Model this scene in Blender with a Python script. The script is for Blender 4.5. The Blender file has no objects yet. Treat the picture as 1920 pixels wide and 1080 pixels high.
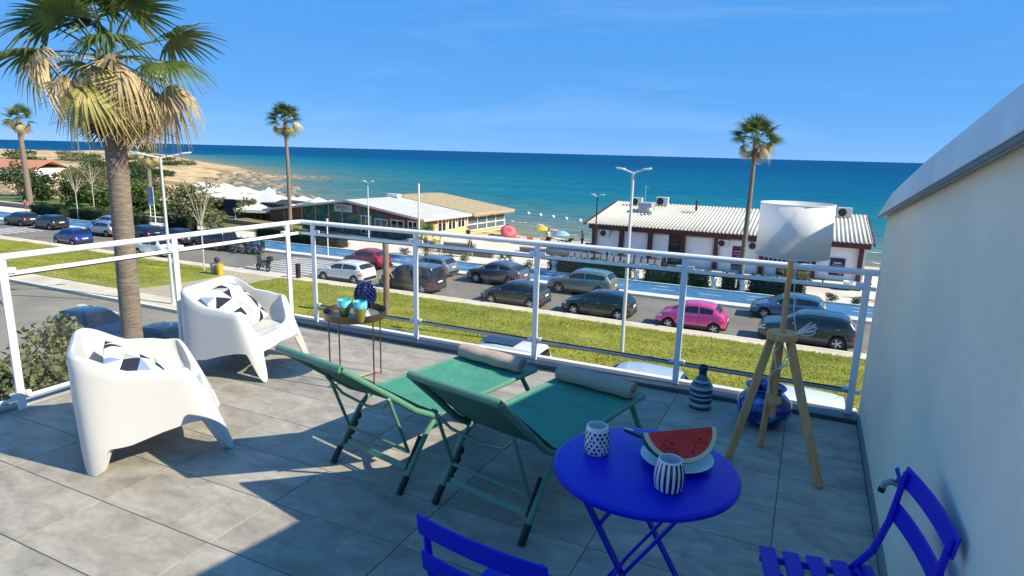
import bpy, bmesh, math, random
from mathutils import Vector, Matrix, noise
R = math.radians
random.seed(7)
sc = bpy.context.scene
col = sc.collection

# ------------------------------------------------------------------ camera
cam_d = bpy.data.cameras.new('camera')
cam = bpy.data.objects.new('camera', cam_d); col.objects.link(cam)
YAW, PITCH, ROLL = 0.43576201, 0.21197293, 0.0257182
_f = Vector((-math.sin(YAW)*math.cos(PITCH), math.cos(YAW)*math.cos(PITCH), -math.sin(PITCH)))
_r0 = Vector((math.cos(YAW), math.sin(YAW), 0)); _u0 = _r0.cross(_f)
_r = _r0*math.cos(ROLL) + _u0*math.sin(ROLL); _u = -_r0*math.sin(ROLL) + _u0*math.cos(ROLL)
cam.matrix_world = Matrix(((_r.x, _u.x, -_f.x, 0), (_r.y, _u.y, -_f.y, 0), (_r.z, _u.z, -_f.z, 1.84), (0, 0, 0, 1)))
cam_d.sensor_width = 36; cam_d.lens = 36*1180.94/1920
cam_d.clip_start = 0.05; cam_d.clip_end = 60000
sc.camera = cam
# ------------------------------------------------------------------ sky and sun
SUN_EL, SUN_AZ = R(37.2), R(84)          # azimuth measured from +Y towards +X
S = Vector((math.sin(SUN_AZ)*math.cos(SUN_EL), math.cos(SUN_AZ)*math.cos(SUN_EL), math.sin(SUN_EL)))
w = bpy.data.worlds.new('World'); sc.world = w; w.use_nodes = True
nt = w.node_tree; nt.nodes.clear()
wo = nt.nodes.new('ShaderNodeOutputWorld'); bg = nt.nodes.new('ShaderNodeBackground')
sky = nt.nodes.new('ShaderNodeTexSky'); sky.sky_type = 'NISHITA'; sky.sun_disc = False
sky.sun_elevation = SUN_EL; sky.sun_rotation = SUN_AZ
sky.altitude = 5000; sky.air_density = 1.0; sky.dust_density = 0.0; sky.ozone_density = 3.0
hs = nt.nodes.new('ShaderNodeMix'); hs.data_type = 'RGBA'; hs.inputs[0].default_value = 0.80      # deep clear blue over the scattered light
nt.links.new(sky.outputs[0], hs.inputs[6]); hs.inputs[7].default_value = (0.46, 2.3, 5.8, 1); 
wt_ = nt.nodes.new('ShaderNodeTexCoord'); wm = nt.nodes.new('ShaderNodeMapping'); wm.inputs['Scale'].default_value = (1.2, 1.2, 9.0); wm.inputs['Rotation'].default_value = (0.05, 0.12, 0)
wn = nt.nodes.new('ShaderNodeTexNoise'); wn.inputs['Scale'].default_value = 1.6; wn.inputs['Detail'].default_value = 7; wn.inputs['Roughness'].default_value = .62; wn.inputs['Distortion'].default_value = .6
wr_ = nt.nodes.new('ShaderNodeMapRange'); wr_.inputs['From Min'].default_value = .52; wr_.inputs['From Max'].default_value = .86; wr_.inputs['To Max'].default_value = .17
cm = nt.nodes.new('ShaderNodeMix'); cm.data_type = 'RGBA'; cm.inputs[7].default_value = (5.0, 6.2, 7.0, 1)
nt.links.new(wt_.outputs['Generated'], wm.inputs[0]); nt.links.new(wm.outputs[0], wn.inputs[0]); nt.links.new(wn.outputs['Fac'], wr_.inputs[0])
nt.links.new(wr_.outputs[0], cm.inputs[0]); nt.links.new(hs.outputs[2], cm.inputs[6]); nt.links.new(cm.outputs[2], bg.inputs[0])
bg.inputs[1].default_value = 0.10
nt.links.new(bg.outputs[0], wo.inputs[0])
sd = bpy.data.lights.new('sun', 'SUN'); sd.energy = 4.7; sd.angle = R(0.53); sd.color = (1, 0.90, 0.69)
so = bpy.data.objects.new('sun', sd); col.objects.link(so)
so.rotation_euler = S.to_track_quat('Z', 'Y').to_euler()
vs = sc.view_settings; vs.view_transform = 'Standard'; vs.look = 'None'; vs.exposure = 0.7; vs.gamma = 1.0
vs.use_curve_mapping = False
sc.cycles.max_bounces = 8; sc.cycles.transparent_max_bounces = 16
sc.cycles.caustics_reflective = False; sc.cycles.caustics_refractive = False

# ------------------------------------------------------------------ helpers
def tag(o, label=None, cat=None, group=None, kind=None):
    if label: o['label'] = label
    if cat: o['category'] = cat
    if group: o['group'] = group
    if kind: o['kind'] = kind
    return o
def empty(name, loc=(0, 0, 0), rz=0, label=None, cat=None, group=None):
    o = bpy.data.objects.new(name, None); col.objects.link(o)
    o.location = loc; o.rotation_euler = (0, 0, rz); o.empty_display_size = 0.1
    return tag(o, label, cat, group)
class MB:
    def __init__(s): s.v = []; s.f = []; s.m = []
    def add(s, vs, fs, mi=0):
        b = len(s.v); s.v += [tuple(p) for p in vs]
        for f in fs: s.f.append(tuple(b+i for i in f)); s.m.append(mi)
        return s
    def box(s, c, d, rz=0, mi=0):
        x, y, z = d[0]/2, d[1]/2, d[2]/2; ca, sa = math.cos(rz), math.sin(rz)
        P = []
        for k in (-1, 1):
            for (a, b) in ((-1, -1), (1, -1), (1, 1), (-1, 1)):
                X, Y = a*x, b*y
                P.append((c[0]+X*ca-Y*sa, c[1]+X*sa+Y*ca, c[2]+k*z))
        return s.add(P, [(3, 2, 1, 0), (4, 5, 6, 7), (0, 1, 5, 4), (1, 2, 6, 5), (2, 3, 7, 6), (3, 0, 4, 7)], mi)
    def bb(s, x0, x1, y0, y1, z0, z1, mi=0):
        return s.box(((x0+x1)/2, (y0+y1)/2, (z0+z1)/2), (abs(x1-x0), abs(y1-y0), abs(z1-z0)), 0, mi)
    def bar(s, p, q, w, h, up=(0, 0, 1), mi=0):
        p, q = Vector(p), Vector(q); d = (q-p).normalized(); u = Vector(up)
        sd_ = d.cross(u)
        if sd_.length < 1e-4: sd_ = d.cross(Vector((1, 0, 0)))
        sd_.normalize(); u = sd_.cross(d)
        P = []
        for e in (p, q):
            for a, b in ((-1, -1), (1, -1), (1, 1), (-1, 1)): P.append(e+sd_*a*w/2+u*b*h/2)
        return s.add(P, [(3, 2, 1, 0), (4, 5, 6, 7), (0, 1, 5, 4), (1, 2, 6, 5), (2, 3, 7, 6), (3, 0, 4, 7)], mi)
    def tube(s, pts, r, n=8, mi=0, cap=True, closed=False):
        pts = [Vector(p) for p in pts]; N = len(pts); rs = r if isinstance(r, (list, tuple)) else [r]*N
        P = []; prev = None
        for i, p in enumerate(pts):
            if closed: t = pts[(i+1) % N]-pts[i-1]
            else: t = pts[min(i+1, N-1)]-pts[max(i-1, 0)]
            t.normalize()
            if prev is None:
                a = t.cross(Vector((0, 0, 1)))
                if a.length < 1e-3: a = t.cross(Vector((1, 0, 0)))
            else: a = prev - t*prev.dot(t)
            a.normalize(); b = t.cross(a); prev = a
            for k in range(n):
                g = 2*math.pi*k/n
                P.append(p+(a*math.cos(g)+b*math.sin(g))*rs[i])
        F = []
        M_ = N if closed else N-1
        for i in range(M_):
            j = (i+1) % N
            for k in range(n):
                F.append((i*n+k, i*n+(k+1) % n, j*n+(k+1) % n, j*n+k))
        if cap and not closed: F.append(tuple(range(n))[::-1]); F.append(tuple((N-1)*n+k for k in range(n)))
        return s.add(P, F, mi)
    def lathe(s, prof, n=24, c=(0, 0, 0), mi=0, mf=None, sy=1.0, cap=True):
        P = []
        for (r_, z) in prof:
            for k in range(n):
                g = 2*math.pi*k/n; P.append((c[0]+r_*math.cos(g), c[1]+sy*r_*math.sin(g), c[2]+z))
        b = len(s.v); s.v += P
        for i in range(len(prof)-1):
            for k in range(n):
                s.f.append((b+i*n+k, b+i*n+(k+1) % n, b+(i+1)*n+(k+1) % n, b+(i+1)*n+k))
                s.m.append(mf(i, k) if mf else mi)
        if not cap: return s
        if prof[0][0] > 1e-5: s.f.append(tuple(b+k for k in range(n))[::-1]); s.m.append(mf(0, 0) if mf else mi)
        if prof[-1][0] > 1e-5: s.f.append(tuple(b+(len(prof)-1)*n+k for k in range(n))); s.m.append(mf(len(prof)-2, 0) if mf else mi)
        return s
    def prism(s, poly, lo, hi, axis='z', mi=0):
        n = len(poly); P = []
        for h in (lo, hi):
            for (a, b) in poly:
                P.append({'z': (a, b, h), 'y': (a, h, b), 'x': (h, a, b)}[axis])
        F = [tuple(range(n))[::-1], tuple(range(n, 2*n))]
        for i in range(n): F.append((i, (i+1) % n, n+(i+1) % n, n+i))
        return s.add(P, F, mi)
    def ball(s, c, r, n=10, m=6, mi=0, sc_=(1, 1, 1)):
        P = [(c[0], c[1], c[2]-r*sc_[2])]; F = []
        for i in range(1, m):
            a = math.pi*i/m
            for k in range(n):
                g = 2*math.pi*k/n
                P.append((c[0]+r*sc_[0]*math.sin(a)*math.cos(g), c[1]+r*sc_[1]*math.sin(a)*math.sin(g), c[2]-r*sc_[2]*math.cos(a)))
        P.append((c[0], c[1], c[2]+r*sc_[2]))
        for k in range(n): F.append((0, 1+(k+1) % n, 1+k))
        for i in range(m-2):
            for k in range(n): F.append((1+i*n+k, 1+i*n+(k+1) % n, 1+(i+1)*n+(k+1) % n, 1+(i+1)*n+k))
        t = len(P)-1
        for k in range(n): F.append((1+(m-2)*n+k, 1+(m-2)*n+(k+1) % n, t))
        return s.add(P, F, mi)
    def mesh(s, name, mats, smooth=True, bev=0, seg=1, ang=35, fix=True):
        me = bpy.data.meshes.new(name); me.from_pydata(s.v, [], s.f)
        for m in (mats if isinstance(mats, (list, tuple)) else [mats]): me.materials.append(m)
        me.polygons.foreach_set('material_index', s.m)
        if fix or bev:
            bm = bmesh.new(); bm.from_mesh(me)
            if fix: bmesh.ops.recalc_face_normals(bm, faces=bm.faces)
            if bev:
                E = [e for e in bm.edges if len(e.link_faces) == 2 and e.calc_face_angle(0) > R(ang)]
                bmesh.ops.bevel(bm, geom=E, offset=bev, segments=seg, affect='EDGES', clamp_overlap=True)
            bm.to_mesh(me); bm.free()
        if smooth:
            me.polygons.foreach_set('use_smooth', [True]*len(me.polygons)); me.set_sharp_from_angle(angle=R(ang))
        me.update()
        return me
    def obj(s, name, mats, parent=None, **k):
        return link(name, s.mesh(name, mats, **k), parent)
def link(name, me, parent=None, loc=None, rot=None, scale=None):
    o = bpy.data.objects.new(name, me); col.objects.link(o); o.parent = parent
    if loc is not None: o.location = loc
    if rot is not None: o.rotation_euler = rot
    if scale is not None: o.scale = scale
    return o
def clone(root, loc, rz=None, label=None, group=None, scale=None):
    def rec(o, par):
        c = o.copy(); col.objects.link(c); c.parent = par
        for ch in list(o.children): rec(ch, c)
        return c
    c = rec(root, None); c.location = loc
    if rz is not None: c.rotation_euler = (0, 0, rz)
    if scale is not None: c.scale = (scale,)*3 if not isinstance(scale, tuple) else scale
    if label: c['label'] = label
    if group: c['group'] = group
    return c

# ------------------------------------------------------------------ materials
MT = {}
def mat(name, c, rough=0.5, metal=0.0, spec=0.5, var=0.0, vs_=6.0, bump=0.0, bs=40.0, c2=None, coat=0.0, rnd=0.0, trans=0.0, sub=0.0, detail=6, stretch=None, emit=None, lo=.35, hi=.65):
    if name in MT: return MT[name]
    m = bpy.data.materials.new(name); m.use_nodes = True; t = m.node_tree; N = t.nodes; L = t.links
    b = N['Principled BSDF']; col4 = (*c, 1)
    b.inputs['Base Color'].default_value = col4; b.inputs['Roughness'].default_value = rough
    b.inputs['Metallic'].default_value = metal; b.inputs['Specular IOR Level'].default_value = spec
    b.inputs['Coat Weight'].default_value = coat; b.inputs['Coat Roughness'].default_value = 0.04
    tc = N.new('ShaderNodeTexCoord'); src = tc.outputs['Object']
    if stretch:
        mp = N.new('ShaderNodeMapping'); mp.inputs['Scale'].default_value = stretch; L.new(src, mp.inputs[0]); src = mp.outputs[0]
    if rnd:
        oi = N.new('ShaderNodeObjectInfo'); vm = N.new('ShaderNodeVectorMath'); vm.operation = 'ADD'
        mu = N.new('ShaderNodeMath'); mu.operation = 'MULTIPLY'; mu.inputs[1].default_value = 37.0
        L.new(oi.outputs['Random'], mu.inputs[0]); L.new(src, vm.inputs[0]); L.new(mu.outputs[0], vm.inputs[1]); src = vm.outputs[0]
    last = None
    if var or c2:
        n = N.new('ShaderNodeTexNoise'); n.inputs['Scale'].default_value = vs_; n.inputs['Detail'].default_value = detail; n.inputs['Roughness'].default_value = 0.62
        L.new(src, n.inputs['Vector'])
        r = N.new('ShaderNodeValToRGB')
        a = tuple(max(0, x*(1-var)) for x in c); bb_ = c2 if c2 else tuple(min(1, x*(1+var)) for x in c)
        r.color_ramp.elements[0].color = (*a, 1); r.color_ramp.elements[1].color = (*bb_, 1)
        r.color_ramp.elements[0].position = lo; r.color_ramp.elements[1].position = hi
        L.new(n.outputs['Fac'], r.inputs[0]); last = r.outputs[0]
    if rnd:
        hv = N.new('ShaderNodeHueSaturation'); mr = N.new('ShaderNodeMapRange')
        mr.inputs['To Min'].default_value = 1-rnd; mr.inputs['To Max'].default_value = 1+rnd
        L.new(oi.outputs['Random'], mr.inputs['Value']); L.new(mr.outputs[0], hv.inputs['Value'])
        if last: L.new(last, hv.inputs['Color'])
        else: hv.inputs['Color'].default_value = col4
        last = hv.outputs[0]
    if last: L.new(last, b.inputs['Base Color'])
    if bump:
        n2 = N.new('ShaderNodeTexNoise'); n2.inputs['Scale'].default_value = bs; n2.inputs['Detail'].default_value = 5
        L.new(src, n2.inputs['Vector']); bp = N.new('ShaderNodeBump'); bp.inputs['Strength'].default_value = bump
        bp.inputs['Distance'].default_value = 0.02
        L.new(n2.outputs['Fac'], bp.inputs['Height']); L.new(bp.outputs[0], b.inputs['Normal'])
    if trans:      # thin leaves let light through
        o = N['Material Output']; tr = N.new('ShaderNodeBsdfTranslucent'); mx = N.new('ShaderNodeMixShader'); mx.inputs[0].default_value = trans
        if last: L.new(last, tr.inputs[0])
        else: tr.inputs[0].default_value = col4
        L.new(b.outputs[0], mx.inputs[1]); L.new(tr.outputs[0], mx.inputs[2]); L.new(mx.outputs[0], o.inputs[0])
    if emit: b.inputs['Emission Color'].default_value = (*emit[:3], 1); b.inputs['Emission Strength'].default_value = emit[3]
    MT[name] = m; return m
def glass_mat(name, tint=(.97, .985, .98), ior=1.45, k=1.0, rough=0.0):
    m = bpy.data.materials.new(name); m.use_nodes = True; t = m.node_tree; N = t.nodes; L = t.links
    N.remove(N['Principled BSDF']); o = N['Material Output']
    tr = N.new('ShaderNodeBsdfTransparent'); tr.inputs[0].default_value = (*tint, 1)
    g = N.new('ShaderNodeBsdfGlossy'); g.inputs['Roughness'].default_value = rough
    lw = N.new('ShaderNodeLayerWeight'); lw.inputs[0].default_value = 0.5
    pw = N.new('ShaderNodeMath'); pw.operation = 'POWER'; pw.inputs[1].default_value = 4.5; L.new(lw.outputs['Facing'], pw.inputs[0])
    mu = N.new('ShaderNodeMath'); mu.operation = 'MULTIPLY_ADD'; mu.inputs[1].default_value = .9*k; mu.inputs[2].default_value = .05*k
    mx = N.new('ShaderNodeMixShader'); L.new(pw.outputs[0], mu.inputs[0]); L.new(mu.outputs[0], mx.inputs[0])
    L.new(tr.outputs[0], mx.inputs[1]); L.new(g.outputs[0], mx.inputs[2]); L.new(mx.outputs[0], o.inputs[0])
    MT[name] = m; return m
WHITE = mat('white_paint', (.80, .80, .80), .35, bump=.03, bs=300)
PLASTER = mat('wall_plaster', (.93, .82, .64), .9, var=.09, vs_=.9, bump=.35, bs=160)
CONC = mat('pale_concrete', (.50, .46, .40), .85, var=.14, vs_=.5, bump=.2, bs=30)
BLACK = mat('black_rubber', (.012, .012, .013), .6)
GLASS = glass_mat('pane_glass', k=.5)
# ================================================================== GROUND, ROADS, SEA
ASPH = mat('asphalt', (.20, .178, .15), .9, var=.2, vs_=.35, bump=.3, bs=25)
ASPH2 = mat('lane_asphalt', (.27, .235, .19), .9, var=.18, vs_=.3, bump=.3, bs=25)
PAVE = mat('pavement_stone', (.66, .56, .43), .85, var=.14, vs_=.6, bump=.2, bs=20)
KERB = mat('kerb_stone', (.74, .68, .58), .8, var=.1, vs_=2, bump=.2, bs=20)
PLAZA = mat('plaza_concrete', (.72, .62, .50), .85, var=.13, vs_=.25, bump=.15, bs=15)
GRASS = mat('lawn_grass', (.16, .195, .014), .95, c2=(.36, .33, .035), vs_=.55, bump=1.0, bs=7, detail=10, stretch=(.5, 1.4, 1), lo=.34, hi=.7)
PARK = mat('park_grass', (.06, .11, .015), .95, c2=(.16, .19, .04), vs_=.4, bump=1, bs=5, detail=10)
BIKE = mat('blue_lane_paint', (.045, .17, .34), .75, var=.18, vs_=.7, bump=.1, bs=40)
LINE = mat('road_paint', (.62, .61, .58), .8, c2=(.42, .41, .38), vs_=1.5)
def sheet(name, x0, x1, y0, y1, z, m, kind='structure', nx=1, ny=1):
    b = MB()
    for i in range(nx):
        for j in range(ny):
            xa, xb = x0+(x1-x0)*i/nx, x0+(x1-x0)*(i+1)/nx; ya, yb = y0+(y1-y0)*j/ny, y0+(y1-y0)*(j+1)/ny
            b.add([(xa, ya, z), (xb, ya, z), (xb, yb, z), (xa, yb, z)], [(0, 1, 2, 3)])
    return tag(b.obj(name, m, smooth=False, fix=False), kind=kind)
def slab(name, poly, z0, z1, m, parent=None, bev=0):
    o = MB().prism(poly, z0, z1).obj(name, m, parent, smooth=False, bev=bev)
    if parent is None: tag(o, kind='structure')
    return o
ZR = -7.0
sheet('ground', -400, 160, -120, 62, ZR-.06, CONC)
sheet('road', -200, 80, 32.3, 39.2, ZR, ASPH)
sheet('access_lane', -120, 60, 5.2, 22.0, ZR+.004, ASPH2)
# kerbs, pavements, lawns
def rect(a, b, c, d): return [(a, c), (b, c), (b, d), (a, d)]
slab('pavement_near', rect(-200, 80, 31.25, 32.1), ZR-.05, ZR+.13, PAVE)
slab('kerb_near', rect(-200, 80, 32.1, 32.3), ZR-.05, ZR+.14, KERB)
slab('lawn_left', [(-120, 23.8), (-37.6, 23.8), (-36.4, 24.8), (-35.7, 27.2), (-35.7, 29.6), (-37.6, 31.25), (-120, 31.25)], ZR-.05, ZR+.15, GRASS)
slab('lawn_right', [(-32.2, 23.9), (60, 23.9), (60, 31.25), (-31.6, 31.25), (-32.2, 29.8)], ZR-.05, ZR+.15, GRASS)
slab('pavement_lane', rect(-120, 60, 22.2, 23.75), ZR-.05, ZR+.125, PAVE)
slab('kerb_lane', rect(-120, 60, 22.0, 22.2), ZR-.05, ZR+.135, KERB)
def tufts(name, x0, x1, y0, y1, n, seed, z, poly=None):
    rg = random.Random(seed); V = []; F = []
    for i in range(n):
        x, y = rg.uniform(x0, x1), rg.uniform(y0, y1)
        if noise.noise(Vector((x*.5, y*.9, 1))) + rg.uniform(-.5, .5) < -.25: continue
        a = rg.uniform(0, 6.28); wd = rg.uniform(.02, .045); h = rg.uniform(.015, .055); dx, dy = math.cos(a)*wd, math.sin(a)*wd; k = len(V)
        V += [(x-dx, y-dy, z), (x+dx, y+dy, z), (x+rg.uniform(-.05, .05), y+rg.uniform(-.05, .05), z+h)]; F.append((k, k+1, k+2))
    me = bpy.data.meshes.new(name); me.from_pydata(V, [], F); me.materials.append(BLADE); tag(link(name, me), 'short mown grass blades on the lawn', 'grass', kind='stuff')
BLADE = mat('grass_blades', (.17, .21, .02), .8, c2=(.44, .40, .06), vs_=.8, detail=12, trans=.3)
tufts('lawn_blades', -31.9, 6, 24.0, 31.4, 80000, 1, ZR+.148); tufts('lawn_blades', -62, -37.4, 24.0, 31.4, 36000, 2, ZR+.148)
# paved crossing path between the two lawns (too far off for single blocks: pattern in the material)
pm = bpy.data.materials.new('block_paving'); pm.use_nodes = True; _t = pm.node_tree; _b = _t.nodes['Principled BSDF']; _b.inputs['Roughness'].default_value = .9
_br = _t.nodes.new('ShaderNodeTexBrick'); _tc = _t.nodes.new('ShaderNodeTexCoord'); _t.links.new(_tc.outputs['Object'], _br.inputs[0])
_br.inputs['Color1'].default_value = (.52, .43, .30, 1); _br.inputs['Color2'].default_value = (.45, .37, .26, 1); _br.inputs['Mortar'].default_value = (.30, .25, .19, 1)
_br.inputs['Scale'].default_value = 1; _br.inputs['Brick Width'].default_value = .5; _br.inputs['Row Height'].default_value = .3; _br.inputs['Mortar Size'].default_value = .025
_t.links.new(_br.outputs[0], _b.inputs['Base Color'])
slab('paved_path', rect(-38.5, -31.4, 23.75, 31.25), ZR-.05, ZR+.128, pm)
slab('kerb_far', rect(-200, 80, 39.2, 40.1), ZR-.05, ZR+.15, KERB)
sheet('cycle_lane', -200, 80, 40.1, 43.3, ZR+.11, BIKE)
slab('planting_kerb', rect(-200, 80, 43.3, 43.5), ZR-.05, ZR+.2, KERB)
slab('promenade', rect(-48.5, 60, 43.5, 57.5), ZR-.05, ZR+.10, PLAZA)
slab('park_lawn', rect(-200, -49, 47.5, 60), ZR-.05, ZR+.13, PARK)
slab('park_path', rect(-200, -48.5, 43.5, 47.5), ZR-.05, ZR+.11, PLAZA)
# painted markings
mk = MB()
for i in range(9):
    y = 32.75+i*.68
    mk.add([(-37.6, y, ZR+.006), (-31.6, y, ZR+.006), (-31.6, y+.36, ZR+.006), (-37.6, y+.36, ZR+.006)], [(0, 1, 2, 3)])
for i in range(8):
    y = 33.0+i*.72
    mk.add([(-74, y, ZR+.006), (-69, y, ZR+.006), (-69, y+.36, ZR+.006), (-74, y+.36, ZR+.006)], [(0, 1, 2, 3)])
tag(mk.obj('zebra_crossing', LINE, smooth=False, fix=False), kind='structure')
mk = MB()
for i in range(60):
    x = -120+i*3.0
    mk.add([(x, 41.62, ZR+.116), (x+1.5, 41.62, ZR+.116), (x+1.5, 41.76, ZR+.116), (x, 41.76, ZR+.116)], [(0, 1, 2, 3)])
    if i % 2: mk.add([(x, 42.6, ZR+.116), (x+.9, 42.6, ZR+.116), (x+.9, 42.72, ZR+.116), (x, 42.72, ZR+.116)], [(0, 1, 2, 3)])
tag(mk.obj('lane_markings', LINE, smooth=False, fix=False), kind='structure')
mk = MB()
for (x, y, l) in ((-36, 20.3, 3.6), (-47, 19.2, 3.2)):
    mk.add([(x, y, ZR+.01), (x+l, y-.2, ZR+.01), (x+l, y+.2, ZR+.01), (x, y+.4, ZR+.01)], [(0, 1, 2, 3)])
tag(mk.obj('lane_stop_line', LINE, smooth=False, fix=False), kind='structure')
JNT = mat('dark_joint', (.05, .045, .04), .9)
mk = MB()
for (p, q) in (((-60, 21.9), (-20, 21.9)), ((-46, 20.9), (-38, 18.0)), ((-50, 17), (-36.5, 21.6)), ((-44, 21.9), (-52, 15))):
    mk.bar((p[0], p[1], ZR+.008), (q[0], q[1], ZR+.008), .10, .006)
tag(mk.obj('lane_joints', JNT, smooth=False), kind='structure')
# ---- coast terrain (one height field: beach, headland)
SH = [(160, 74), (60, 73), (7, 72.5), (-14, 69.5), (-23.6, 70.0), (-38, 79.0), (-60, 78), (-77, 80.3), (-102, 95), (-139, 123), (-172, 147), (-178, 160), (-168, 172), (-200, 190), (-264, 236), (-350, 285), (-470, 360), (-560, 420)]
SHP = SH+[(-560, -300), (160, -300)]
def shore_d(x, y):
    best = 1e9; ins = False
    for (a, b), (c, d) in zip(SHP, SHP[1:]+SHP[:1]):
        if (b > y) != (d > y) and x < (c-a)*(y-b)/(d-b)+a: ins = not ins
    sgn = 1 if ins else -1
    for (a, b), (c, d) in zip(SH[:-1], SH[1:]):
        ex, ey = c-a, d-b; t = max(0, min(1, ((x-a)*ex+(y-b)*ey)/(ex*ex+ey*ey)))
        px, py = a+ex*t, b+ey*t; dd = math.hypot(x-px, y-py)
        if dd < best: best = dd
    return best*sgn       # >0 = land
ZS = -9.0
def terr(x, y):
    d = shore_d(x, y); n = noise.noise(Vector((x*.03, y*.03, 0)))*1.0+noise.noise(Vector((x*.12, y*.12, 3)))*.4
    if d < 0: return ZS+max(-4, d*.12)
    near = ZS + min(1.9, d*.16)
    far = ZS + min(2.0, d*.09) + (max(0, min(1, (d-10)/30)))*(1.2+1.3*n)
    k = max(0, min(1, (-70-x)/40)); z = near*(1-k)+far*k
    if y < 66: z = z*max(0, min(1, (y-57.5)/8.5)) + (ZR+.03)*(1-max(0, min(1, (y-57.5)/8.5)))
    return z
SAND = mat('beach_sand', (.54, .40, .23), .95, c2=(.42, .30, .16), vs_=.12, bump=.5, bs=3)
b = MB(); xs = []; x = -560.0
while x < 160: xs.append(x); x += 2.2 if x > -190 else 5
ys = []; y = 57.4
while y < 430: ys.append(y); y += 2.0 if y < 190 else 6
for yy in ys:
    for xx in xs: b.v.append((xx, yy, terr(xx, yy)))
nx = len(xs)
for j in range(len(ys)-1):
    for i in range(nx-1):
        if max(b.v[j*nx+i][2], b.v[(j+1)*nx+i+1][2], b.v[j*nx+i+1][2], b.v[(j+1)*nx+i][2]) > ZS-2.5:
            b.f.append((j*nx+i, j*nx+i+1, (j+1)*nx+i+1, (j+1)*nx+i)); b.m.append(0)
# sand, scrub on the heights of the headland
sm_ = bpy.data.materials.new('coast_sand'); sm_.use_nodes = True; _t = sm_.node_tree; _N = _t.nodes; _L = _t.links; _b = _N['Principled BSDF']; _b.inputs['Roughness'].default_value = .95; _b.inputs['Specular IOR Level'].default_value = .2
_tc = _N.new('ShaderNodeTexCoord'); _n = _N.new('ShaderNodeTexNoise'); _n.inputs['Scale'].default_value = .09; _n.inputs['Detail'].default_value = 9
_L.new(_tc.outputs['Object'], _n.inputs[0]); _r = _N.new('ShaderNodeValToRGB')
_r.color_ramp.elements[0].position = .42; _r.color_ramp.elements[0].color = (.30, .21, .12, 1); _r.color_ramp.elements[1].position = .5; _r.color_ramp.elements[1].color = (.60, .44, .25, 1)
_e = _r.color_ramp.elements.new(.62); _e.color = (.52, .37, .20, 1); _e = _r.color_ramp.elements.new(.68); _e.color = (.20, .20, .07, 1)
_L.new(_n.outputs['Fac'], _r.inputs[0])
_sx = _N.new('ShaderNodeSeparateXYZ'); _L.new(_tc.outputs['Object'], _sx.inputs[0])
_mr = _N.new('ShaderNodeMapRange'); _mr.inputs['From Min'].default_value = -9.1; _mr.inputs['From Max'].default_value = -8.6; _L.new(_sx.outputs[2], _mr.inputs[0])
_mx = _N.new('ShaderNodeMix'); _mx.data_type = 'RGBA'; _L.new(_mr.outputs[0], _mx.inputs[0]); _mx.inputs[6].default_value = (.24, .17, .10, 1); _L.new(_r.outputs[0], _mx.inputs[7])
_L.new(_mx.outputs[2], _b.inputs['Base Color'])
tag(b.obj('beach', sm_, fix=False), kind='structure')
# ---- sea
sw = bpy.data.materials.new('sea_water'); sw.use_nodes = True; _t = sw.node_tree; _N = _t.nodes; _L = _t.links; _b = _N['Principled BSDF']
_b.inputs['Roughness'].default_value = .28; _b.inputs['Specular IOR Level'].default_value = 0.0
_tc = _N.new('ShaderNodeTexCoord'); _at = _N.new('ShaderNodeAttribute'); _at.attribute_name = 'depth'
_mp = _N.new('ShaderNodeMapping'); _mp.inputs['Scale'].default_value = (.012, .05, 1); _L.new(_tc.outputs['Object'], _mp.inputs[0])
_n = _N.new('ShaderNodeTexNoise'); _n.inputs['Scale'].default_value = 1; _n.inputs['Detail'].default_value = 7; _L.new(_mp.outputs[0], _n.inputs[0])
_ad = _N.new('ShaderNodeMath'); _ad.operation = 'MULTIPLY_ADD'; _L.new(_n.outputs['Fac'], _ad.inputs[0]); _ad.inputs[1].default_value = .26; _L.new(_at.outputs['Fac'], _ad.inputs[2])
_r = _N.new('ShaderNodeValToRGB'); _L.new(_ad.outputs[0], _r.inputs[0]); cr = _r.color_ramp
cr.elements[0].position = .12; cr.elements[0].color = (.24, .23, .15, 1); cr.elements[1].position = 1.0; cr.elements[1].color = (.001, .066, .175, 1)
for p, c in ((.20, (.13, .19, .17, 1)), (.30, (.05, .165, .19, 1)), (.46, (.010, .145, .205, 1)), (.62, (.003, .108, .20, 1)), (.8, (.001, .082, .19, 1))):
    e = cr.elements.new(p); e.color = c
_L.new(_r.outputs[0], _b.inputs['Base Color'])
_w = _N.new('ShaderNodeTexNoise'); _w.inputs['Scale'].default_value = 1; _w.inputs['Detail'].default_value = 8
_mp2 = _N.new('ShaderNodeMapping'); _mp2.inputs['Scale'].default_value = (.16, .55, 1); _mp2.inputs['Rotation'].default_value = (0, 0, .15); _L.new(_tc.outputs['Object'], _mp2.inputs[0]); _L.new(_mp2.outputs[0], _w.inputs[0])
_bp = _N.new('ShaderNodeBump'); _bp.inputs['Strength'].default_value = .9; _bp.inputs['Distance'].default_value = .5; _L.new(_w.outputs['Fac'], _bp.inputs['Height']); _L.new(_bp.outputs[0], _b.inputs['Normal'])
_gl = _N.new('ShaderNodeBsdfGlossy'); _gl.inputs['Roughness'].default_value = .18; _L.new(_bp.outputs[0], _gl.inputs['Normal'])
_ms = _N.new('ShaderNodeMixShader'); _ms.inputs[0].default_value = .07; _L.new(_b.outputs[0], _ms.inputs[1]); _L.new(_gl.outputs[0], _ms.inputs[2]); _L.new(_ms.outputs[0], _N['Material Output'].inputs[0])
_hv = _N.new('ShaderNodeHueSaturation'); _mw = _N.new('ShaderNodeMapRange'); _mw.inputs['From Min'].default_value = .3; _mw.inputs['From Max'].default_value = .7; _mw.inputs['To Min'].default_value = .72; _mw.inputs['To Max'].default_value = 1.3
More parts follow.
